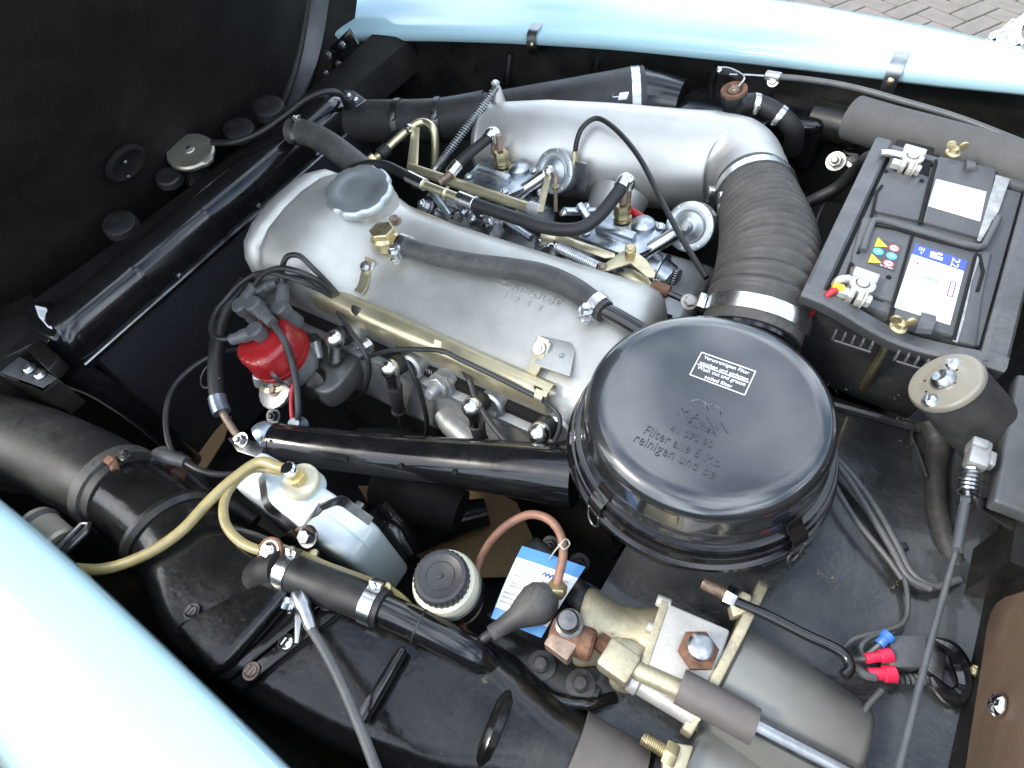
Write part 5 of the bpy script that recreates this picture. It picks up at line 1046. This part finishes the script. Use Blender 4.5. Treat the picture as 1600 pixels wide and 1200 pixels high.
t = thing('bottle_strap', 'dark V shaped strap holding the white washer bottle', 'strap', P(480, 835, .80))
part('strap_leg', MB().ribbon([PY(408, 742, .125), PY(411, 760, .105), PY(416, 786, .087), PY(434, 804, .086), PY(452, 818, .085), PY(470, 834, .083)], V((.5, .5, .5)), .012, .002, 5), 'dark_steel', t); part('strap_leg', MB().ribbon([PY(468, 832, .083), PY(482, 812, .085), PY(497, 796, .088), PY(518, 786, .104), PY(534, 783, .120), PY(556, 798, .122), PY(580, 815, .122)], V((.3, .5, .6)), .013, .002, 5), 'dark_steel', t)
part('strap_bolt', MB().bolt(PY(482, 838, .078), V((0, -.5, .9)), .010), 'dark_steel', t); part('strap_foot', MB().prism([PY(x, y, .082) for x, y in ((452, 832), (476, 822), (488, 834), (484, 848), (440, 856), (424, 862), (420, 852))], Y_*.004, .001), 'rusty_steel', t)
part('slot_clip', MB().box(PY(561, 792, .14), X_*.006, Y_*.006, Z_*.004, .001), 'dark_steel', t)
t = thing('pipe_clip', 'rusty ring clip with slotted screw holding the amber tube', 'clip', P(423, 862, .80)); part('ring', MB().lathe([(.012, -.003), (.019, -.002), (.019, .003), (.012, .004)], P(423, 862, .868), V((0, -.4, 1)), 24), 'rust', t); part('ring_screw', MB().screw(P(422, 861, .870), V((0, -.4, 1)), .010), 'zinc', t)
# amber tubes
hose('amber_tube', 'long amber washer tube sweeping left over the duct to the fender', 'tube', [wc+V((0, 0, .036)), wc+V((-.02, -.006, .037))]+PT((405, 722, .875), (365, 748, .872), (325, 785, .87), (285, 828, .868), (240, 860, .866), (190, 882, .865), (150, 890, .865), (110, 888, .865)), .0078, 'yellow_tube', n=14); hose('amber_tube', 'short amber washer tube looping down from the bottle cap', 'tube', [wc+V((0, 0, .018)), wc+V((-.03, -.008, .020))]+PT((395, 733, .862), (366, 755, .866), (350, 785, .863), (353, 820, .862), (378, 848, .862), (415, 862, .862), (440, 858, .850)), .0066, 'yellow_tube', n=14)
hose('amber_tube', 'amber tube running right to the fluid reservoir', 'tube', PT((438, 856, .85), (470, 866, .84), (510, 884, .83), (560, 902, .82), (605, 920, .82), (630, 938, .825), (648, 958, .83), (664, 972, .83)), .0058, 'yellow_tube', n=14)
for px, py, lab in ((488, 868, 'pale clip on the amber tube left of the black hose clamp'), (603, 920, 'pale clip on the amber tube by the second hose clamp')): solo('tube_clip', MB().lathe([(.006, -.004), (.0095, -.003), (.0095, .003), (.006, .004)], P(px, py, .822), V((.8, -.3, 0)), 16).cyl(P(px+2, py-3, .825), P(px+2, py-3, .838), .0055, 12, bev=.001), 'brass', lab, 'clip', 'clips on the amber tube')
# ------------------------------------------------------------------ brake fluid reservoir
ro_ = P(690, 903, .868); t = thing('fluid_reservoir', 'cream fluid reservoir with black knurled cap', 'reservoir', ro_-Z_*.12); ra = V((.02, -.04, 1)).normalized()
part('pot', MB().lathe([(a_*.86, b_*.9) for a_, b_ in [(.040, -.12), (.043, -.07), (.047, -.05), (.049, -.03), (.049, -.022), (.046, -.012), (.040, -.010)]], ro_, ra, 44), 'cream_poly', t); part('mount_band', MB().lathe([(a_*.86, b_*.9) for a_, b_ in [(.045, -.075), (.0505, -.075), (.0505, -.045), (.046, -.045)]], ro_, ra, 40), 'dark_steel', t)
cpx = part('cap', MB().lathe([(a_*.86, b_*.9) for a_, b_ in [(.037, -.014), (.0395, -.012), (.0395, .006), (.037, .0095), (.032, .010), (.030, .0088), (0, .0088)]], ro_, ra, 120, lambda i, f: 1+(.028 if i in (1, 2) and int(f*60) % 2 else 0)), 'black_plastic', t, 'black knurled screw cap'); part('cap_nub', MB().lathe([(a_*.86, b_*.9) for a_, b_ in [(.004, .0085), (.0035, .011), (0, .0115)]], ro_, ra, 14), 'black_plastic', cpx)
for k_, tx in ((0, 'BRAKE FLUID'),):
    part('cap_ring', MB().lathe([(a_*.86, b_*.9) for a_, b_ in [(.020, .0086), (.021, .0096), (.022, .0086)]], ro_, ra, 40), 'black_plastic', cpx)
part('outlet', MB().tube(PT((705, 985, .80), (715, 1005, .78)), [.02, .018], 16, 1), 'rust', t)
# ------------------------------------------------------------------ copper pipe, bulb boot, workshop tag
hose('copper_pipe', 'copper coloured brake pipe arching over the workshop tag', 'pipe', PT((742, 905, .78), (752, 872, .79), (770, 842, .81), (796, 818, .83), (828, 804, .845), (858, 812, .85), (876, 836, .85), (880, 866, .845), (874, 896, .84), (869, 918, .835)), .0058, 'copper_hose')
b0, b1 = P(780, 982, .83), P(866, 926, .835); L = (b1-b0).length; t = thing('bleeder_boot', 'grey brown rubber bulb boot on the brake pipe union', 'rubber boot', b0)
part('boot', MB().lathe([(.010, -.012), (.0105, 0), (.0115, L*.12), (.0135, L*.28), (.020, L*.46), (.0255, L*.64), (.025, L*.80), (.018, L*.93), (.011, L), (.008, L*1.02)], b0, b1-b0, 36), 'rubber_worn', t); part('boot_wire', MB().tube([b0+(b0-b1).normalized()*.05-Z_*.012, b0+(b0-b1).normalized()*.02, b0], .0065, 10), 'wire_black', t)
part('pipe_nut', MB().hexa(P(868, 928, .83), P(871, 912, .842)-P(868, 928, .83), .0135, .014), 'brass', t)
tz = [P(816, 853, .815), P(915, 886, .812), P(846, 997, .795), P(768, 966, .80)]; tn = (tz[1]-tz[0]).cross(tz[3]-tz[0]).normalized(); tn = tn if tn.z > 0 else -tn
t = thing('workshop_tag', 'white paper tag with blue bars tied to the copper pipe', 'paper tag', tz[3])
def tg(s_, v_): return lerp(lerp(tz[0], tz[1], s_), lerp(tz[3], tz[2], s_), v_)+tn*(.010*sin(v_*pi*.9)+.004*sin(s_*pi))
def tsheet(v0, v1, s0_, s1_, m_, nm, off, par=t): return part(nm, MB().grid([[tg(lerp(s0_, s1_, i/6), lerp(v0, v1, j/8))+tn*off for i in range(7)] for j in range(9)], tn*.0004), m_, par)
pp = tsheet(0, 1, 0, 1, 'paper', 'paper', 0); tsheet(0, .17, 0, 1, 'tag_blue', 'blue_bar', .0005); tsheet(.86, 1, 0, 1, 'tag_blue', 'blue_bar', .0005)
for v_, s0_, s1_ in ((.22, .10, .42), (.26, .10, .36), (.32, .10, .30), (.36, .55, .80), (.40, .10, .28), (.44, .52, .78), (.50, .10, .34), (.54, .10, .30), (.58, .52, .74), (.64, .05, .36), (.70, .05, .40), (.76, .05, .34), (.26, .5, .9), (.68, .5, .8)): tsheet(v_, v_+.012, s0_, s1_, 'print_grey', 'print_line', .0006)
part('handwriting', MB().tube([tg(.50+.03*k, .27+.025*(-1)**k)+tn*.0008 for k in range(9)], .0007, 5, 4), 'print_blue', t); part('handwriting', MB().tube([tg(.56, .40)+tn*.0008, tg(.66, .48)+tn*.0008], .0007, 5, 1).tube([tg(.66, .40)+tn*.0008, tg(.58, .49)+tn*.0008], .0007, 5, 1), 'print_blue', t)
part('string', MB().tube([tg(.48, .05), P(866, 862, .845), P(876, 850, .862), P(884, 842, .858), P(890, 850, .85), P(882, 858, .857), P(872, 850, .86)], .0010, 6), 'string', t)

# ------------------------------------------------------------------ brake servo
sx = V((1, -.10, -.02)).normalized(); sy = V((.10, 1, 0)).normalized(); sz = sx.cross(sy)
so_ = P(1146, 1008, .835)-sz*.055
def SV(a, b, c): return so_+sx*a+sy*b+sz*c
def SP(x, y, c): return PL(x, y, so_+sz*c, sz)
t = thing('brake_servo', 'brake servo with pale cast valve body and grey drum', 'brake servo', SV(.05, 0, -.08))
part('drum', MB().lathe([(.066, .006), (.070, .010), (.070, .150), (.064, .158), (.05, .162)], SV(0, -.020, -.020), sx, 56), 'servo_grey', t)
fl = part('flange_plate', MB().prism([SV(-.006, a, b) for a, b in ((.095, .010), (.098, .030), (.088, .040), (.06, .05), (.02, .056), (-.05, .056), (-.088, .040), (-.105, .03), (-.108, .012), (-.09, .0), (-.06, -.06), (.06, -.06))], sx*.012, .002), 'gold_cast', t)
part('valve_housing', MB().prism([SP(x, y, .052) for x, y in ((1040, 940), (1142, 984), (1108, 1090), (1004, 1050))], -sz*.06, .004, 2), 'white_metal', t, 'pale cast housing')
part('housing_seam', MB().prism([SP(x, y, .054) for x, y in ((1034, 936), (1046, 941), (1008, 1054), (996, 1049))], -sz*.05, .001), 'gold_cast', t)
hx = SP(1090, 1018, .054); part('lock_nut', MB().hexa(hx, sz, .023, .010), 'rust', t); part('lock_bolt', MB().lathe([(.0125, .009), (.0125, .016), (.0145, .018), (.0145, .028), (.010, .031), (0, .031)], hx, sz, 20), 'steel', t)
part('bell', MB().lathe([(.046, 0), (.048, .003), (.048, .012), (.043, .024), (.037, .044), (.037, .066), (.043, .084), (.046, .100)], SP(908, 977, -.005), SP(1016, 1006, -.002)-SP(908, 977, -.005), 40), 'gold_cast', t, 'gold cast bell'); part('bell_lug', MB().prism([SP(x, y, .040) for x, y in ((946, 1012), (962, 994), (985, 996), (1018, 1014), (1012, 1034), (960, 1040))], -sz*.03, .005), 'gold_cast', t)
for x, y in ((1034, 941), (1018, 982), (1008, 1048)): part('housing_bolt', MB().cyl(SP(x-8, y-4, .046), SP(x+14, y+5, .046), .0075, 14, bev=.0015), 'white_metal', t)
part('banjo_block', MB().box(SP(966, 1036, .046), sx*.020, sy*.018, sz*.018, .005), 'gold_cast', t); part('banjo_nut', MB().hexa(SP(948, 1010, .036), -sx, .012, .012), 'rust', t)
part('transfer_tube', MB().tube([SP(980, 1040, .048), SP(1066, 1080, .050)], .011, 18, 1), 'gold_cast', t); part('return_tube', MB().tube([SP(990, 1062, .030), SP(1084, 1118, .028)], .013, 18, 1), 'white_metal', t); part('return_collar', MB().cyl(SP(984, 1058, .032), SP(1000, 1067, .031), .016, 16, bev=.002), 'white_metal', t); part('elbow', MB().tube([SP(972, 1045, .03), SP(966, 1062, .015), SP(978, 1068, .0)], .011, 14), 'gold_cast', t)
part('rubber_sleeve', MB().tube([SP(1062, 1072, .056), SP(1180, 1136, .060)], .0195, 24, 1), 'grey_hose', t, 'grey rubber hose sleeve'); part('vacuum_pipe', MB().tube([SP(1176, 1132, .060), SP(1330, 1212, .055)], .0095, 18, 1), 'steel', t)
part('lower_drum', MB().lathe([(.060, .0), (.064, .004), (.064, .14), (.058, .15)], SV(.012, -.115, -.050), sx, 44), 'servo_grey', t)
for (a, b) in (((1098, 911), (1140, 932)), ((1004, 1153), (1046, 1178))):
    a, b = SP(*a, .050 if a[1] < 1000 else .03), SP(*b, .050 if b[1] < 1000 else .03); st = part('stud', MB().tube([a, b], .0062, 12, 1).helix(a, b, .0064, .0012, 14), 'rusty_steel' if a.y > .1 else 'brass', t); part('stud_nut', MB().hexa(b-(b-a).normalized()*.006, b-a, .0135, .014), 'zinc' if a.y > .1 else 'brass', st)
part('lug', MB().prism([SP(x, y, .056) for x, y in ((1140, 940), (1160, 922), (1176, 930), (1168, 956), (1145, 965))], -sz*.02, .003), 'gold_cast', t); part('lug', MB().prism([SP(x, y, .036) for x, y in ((1035, 1175), (1055, 1160), (1085, 1165), (1070, 1210), (1035, 1210))], -sz*.02, .003), 'gold_cast', t)
hose('servo_pipe', 'black steel pipe running along the top of the servo drum', 'pipe', [SP(x, y, .056) for x, y in ((1150, 940), (1200, 962), (1260, 992), (1305, 1013), (1322, 1026), (1328, 1044), (1318, 1056))], .0062, 'gloss_black'); hose('servo_pipe', 'bundled pale wires at the rear end of the servo', 'wire', [SP(x, y, .045) for x, y in ((1318, 1030), (1335, 1042), (1352, 1054), (1368, 1058))], .005, 'cable_grey')
# rusty union left of the servo
u0 = P(880, 1000, .83); t = thing('brake_union', 'rusty brake union block at the left end of the servo', 'brake union', u0-Z_*.02); part('block', MB().box(P(882, 1002, .828), sx*.017, sy*.019, sz*.014, .003), 'rusty_steel', t); part('body', MB().cyl(P(862, 985, .825), P(928, 1010, .825), .019, 20, bev=.003), 'rust', t); part('bolt', MB().lathe([(.017, 0), (.017, .006), (.013, .008), (.013, .022), (.011, .026), (0, .027)], P(890, 975, .84), V((0, -.1, 1)), 20), 'dark_steel', t)
# dark bracket plate below with two bolts
bp_ = [P(x, y, .78) for x, y in ((735, 1000), (800, 985), (940, 1075), (932, 1095), (905, 1100), (780, 1045))]; t = thing('servo_bracket', 'dark steel bracket with two bolts between hose and servo', 'bracket', bp_[0]); part('plate', MB().prism(bp_, -Z_*.008, .002), 'dirty_black', t)
for q in ((846, 1040), (907, 1070)): part('plate_bolt', MB().lathe([(.018, 0), (.018, .002), (.010, .003), (.010, .011), (.007, .014), (0, .0145)], P(*q, .781), Z_, 22), 'black_plastic', t)
part('bracket_wall', MB().prism([P(x, y, .70) for x, y in ((760, 960), (900, 900), (1010, 960), (1000, 1200), (900, 1200), (850, 1060))], -Z_*.01), 'dirty_black', t)
part('bracket_web', MB().box(P(880, 920, .72), V((.07, -.02, 0)), V((.006, .02, 0)), Z_*.05, .01), 'dirty_black', t)

# ------------------------------------------------------------------ near side: fresh air duct in rubber and sheet metal
nh = PT((-140, 615, .80), (-40, 660, .80), (60, 700, .80), (140, 738, .80), (205, 775, .80)); t = thing('air_hose', 'wide black rubber air hose at the left edge', 'duct', nh[2]-Z_*.07); part('hose_body', MB().tube(nh, [.066, .068, .070, .070, .068], 40), 'rubber_dusty', t); p, d = along(nh, .93); part('hose_band', MB().lathe([(.066, -.012), (.0725, -.010), (.0725, .010), (.066, .012)], p, d, 40), 'rubber_worn', t); part('band_screw', MB().box(P(174, 722, .865), X_*.008, Y_*.006, Z_*.008, .002).cyl(P(176, 715, .866), P(180, 735, .862), .006, 12), 'rust', t); part('band_tab', MB().box(P(193, 712, .86), X_*.012, Y_*.008, Z_*.005, .002).bolt(P(192, 709, .866), Z_, .006), 'dark_steel', t)
t = thing('metal_air_duct', 'worn black sheet metal air duct along the near inner wing', 'duct', P(500, 1050, .68))
el = PT((185, 765, .80), (235, 800, .80), (275, 838, .797), (300, 872, .79)); part('elbow', MB().tube(el, [.063, .064, .066, .070], 40), 'worn_black', t)
p, d = along(el, .62); part('elbow_ring', MB().lathe([(.064, -.008), (.074, -.006), (.075, .002), (.070, .010), (.064, .012)], p, d, 44), 'dirty_black', t)
# lofted body: rounded box sections along the inner wing
def sect(c, ax, w_, h_, r_, tilt=0):
    ax = V(ax).normalized(); s_ = ax.cross(Z_).normalized(); out = []
    n_ = 9
    for (sx_, sz_), a0 in (((1, 1), 0), ((-1, 1), pi/2), ((-1, -1), pi), ((1, -1), 3*pi/2)):
        for k in range(n_):
            a = a0+pi/2*k/(n_-1); out.append(c+s_*(sx_*(w_-r_)+r_*cos(a))+Z_*(sz_*(h_-r_)+r_*sin(a)+tilt*(sx_*(w_-r_)+r_*cos(a))))
    return out
secs = []
for (px, py, z, w_, h_, r_) in ((285, 850, .79, .064, .064, .063), (315, 885, .79, .072, .062, .05), (355, 925, .79, .085, .058, .03), (420, 965, .785, .090, .055, .028), (520, 1018, .78, .092, .055, .03), (600, 1060, .775, .092, .055, .035), (690, 1100, .77, .090, .056, .042), (760, 1130, .765, .084, .056, .048), (820, 1160, .76, .070, .058, .055), (900, 1205, .75, .062, .060, .058), (1000, 1260, .74, .060, .060, .058)): secs.append((P(px, py, z), w_, h_, r_))
rows = []
for i, (c, w_, h_, r_) in enumerate(secs):
    a = secs[min(i+1, len(secs)-1)][0]-secs[max(i-1, 0)][0]; a.z = 0; rows.append(sect(c, a, w_, h_, r_)); 
rr_ = []
for k in range(len(rows[0])): rr_.append(catmull([r[k] for r in rows], 4))
rows = [[rr_[k][i] for k in range(len(rr_))]+[rr_[0][i]] for i in range(len(rr_[0]))]
part('duct_body', MB().grid(rows), 'worn_black', t, sharp=60)
ZT = .845
def NP(x, y, h=0): return P(x, y, ZT+h)
rp_ = part('raised_panel', MB().prism([NP(x, y, -.008) for x, y in ((288, 985), (318, 972), (452, 902), (466, 935), (362, 1052), (345, 1058))], Z_*.026, .008, 3), 'worn_black', t)
part('flange_strip', MB().prism([NP(x, y, -.010) for x, y in ((345, 1062), (366, 1066), (520, 940), (512, 928))], Z_*.014, .002), 'worn_black', t); part('flange_strip', MB().prism([NP(x, y, -.010) for x, y in ((366, 1070), (384, 1082), (545, 952), (526, 942))], Z_*.013, .002), 'worn_black', t)
for (x, y, m_) in ((300, 956, 'dark_steel'), (393, 1049, 'rusty_steel'), (447, 1004, 'chrome'), (512, 942, 'dark_steel')): part('panel_screw', MB().screw(NP(x, y, .004), Z_, .0075), m_, t)
part('stiffening_bar', MB().prism([NP(x, y, -.010) for x, y in ((628, 1010), (640, 1018), (574, 1136), (560, 1122))], Z_*.016, .005, 2), 'worn_black', t)
part('rear_collar', MB().lathe([(.060, -.010), (.066, -.006), (.068, 0), (.064, .008), (.058, .010)], P(775, 1140, .765), P(900, 1205, .75)-P(775, 1140, .765), 40), 'worn_black', t); part('collar_stud', MB().lathe([(.006, 0), (.006, .005), (.003, .007)], P(781, 1094, .80), Z_, 12), 'rusty_steel', t)
hose('grey_sleeve', 'grey rubber sleeve on the duct end at the bottom edge', 'sleeve', PT((890, 1180, .77), (930, 1205, .765), (990, 1240, .76)), .052, 'grey_hose', n=36)
# white plastic lamp socket at the near fender
o = P(85, 835, .855); t = thing('lamp_socket', 'grey plastic socket on a steel bracket beside the near fender', 'socket', o-Z_*.03); part('socket', MB().cyl(P(52, 812, .86), P(96, 850, .85), .024, 24, bev=.004), 'cap_cream', t); part('socket_ring', MB().lathe([(.024, -.004), (.0265, -.002), (.0265, .004), (.024, .006)], P(62, 820, .858), P(96, 850, .85)-P(52, 812, .86), 24), 'rubber_worn', t); part('steel_bracket', MB().tube([P(88, 858, .86), P(128, 818, .86), P(140, 818, .86), P(136, 832, .86), P(96, 870, .855)], .0035, 8, 1).prism([P(x, y, .858) for x, y in ((90, 860), (132, 818), (140, 826), (98, 868))], -Z_*.003), 'dark_steel', t)
# coolant hose with two wide clamps, and pipe going under
ch_ = PT((444, 890, .86), (480, 905, .86), (540, 928, .858), (600, 952, .855)); t = thing('coolant_hose', 'black coolant hose with two bright clamps beside the washer bottle', 'hose', ch_[0]); part('hose_body', MB().tube(ch_, .0235, 26), 'rubber', t)
for tt in (.08, .90): clamp(t, ch_, tt, .0235, .017, 'band', side=V((.1, .8, .6)))
part('stub', MB().tube(PT((405, 905, .82), (420, 893, .845), (444, 890, .86)), .026, 20), 'rubber', t)
hose('coolant_pipe', 'glossy black pipe continuing from the coolant hose down behind the duct', 'pipe', PT((590, 948, .855), (640, 970, .85), (690, 995, .84), (735, 1020, .825), (765, 1045, .80), (790, 1080, .76)), .0195, 'gloss_black', n=24); hose('drain_hose', 'thin black hose crossing below the servo bracket', 'hose', PT((775, 1040, .80), (820, 1068, .79), (870, 1092, .785), (920, 1100, .78), (960, 1090, .76)), .0075, 'gloss_black')
solo('wire_band', MB().lathe([(.0195, -.0015), (.0212, -.0015), (.0212, .0015), (.0195, .0015)], P(655, 977, .847), P(690, 995, .84)-P(640, 970, .85), 24), 'wire_black', 'thin wire loop around the glossy black pipe', 'wire')
# bowden cable in front with its support
t = thing('bowden_cable', 'grey bowden cable slanting down across the black duct', 'control cable', P(470, 945, .86)); part('sheath', MB().tube([P(482, 975, .872), P(520, 1040, .885), P(560, 1130, .90), P(600, 1235, .915)], .0058, 12), 'cable_grey', t); part('ferrule', MB().lathe([(.0095, 0), (.0105, .002), (.0105, .022), (.0085, .026), (.0075, .048), (.006, .055)], P(466, 926, .87), P(490, 990, .874)-P(466, 926, .87), 18), 'steel', t); part('inner_wire', MB().tube([P(464, 868, .875), P(467, 928, .871)], .0014, 6, 1), 'steel', t); part('support', MB().prism([P(x, y, .862) for x, y in ((458, 935), (470, 938), (472, 962), (466, 1005), (460, 1004), (461, 960))], -Z_*.004, .001), 'steel', t); part('support_nut', MB().bolt(P(457, 945, .868), V((-.6, -.3, .5)), .008, .010), 'zinc', t)
# ignition coil with bakelite cap
co_ = P(268, 738, .775); ca = V((-.25, .2, 1)).normalized(); t = thing('ignition_coil', 'ignition coil with brown bakelite cap in the dark left of the washer bottle', 'ignition coil', co_-ca*.12); part('case', MB().lathe([(.030, -.14), (.036, -.13), (.036, -.012), (.034, -.006)], co_, ca, 30), 'black_plastic', t); part('cap', MB().lathe([(.035, -.008), (.036, .004), (.030, .020), (.018, .026), (.015, .034)], co_, ca, 30), 'bakelite', t); part('tower_boot', MB().lathe([(.016, .028), (.017, .034), (.017, .044), (.010, .048), (0, .048)], co_, ca, 22).tube([co_+ca*.040, P(262, 715, .82), P(290, 722, .815)], [.012, .012, .009], 14), 'boot_grey', t)
for x, y in ((240, 722), (284, 727)): part('terminal', MB().bolt(P(x, y, .795), ca, .007, stud=.005), 'brass', t)
hose('coil_lead', 'black lead from the coil tower running right', 'ignition lead', PT((288, 722, .815), (315, 736, .81), (345, 742, .80), (380, 740, .78)), .0055, 'wire_black'); hose('loom_branch', 'dark corrugated loom behind the washer bottle', 'wiring loom', PT((300, 770, .77), (340, 780, .76), (370, 795, .75), (400, 815, .74)), .012, 'rubber')
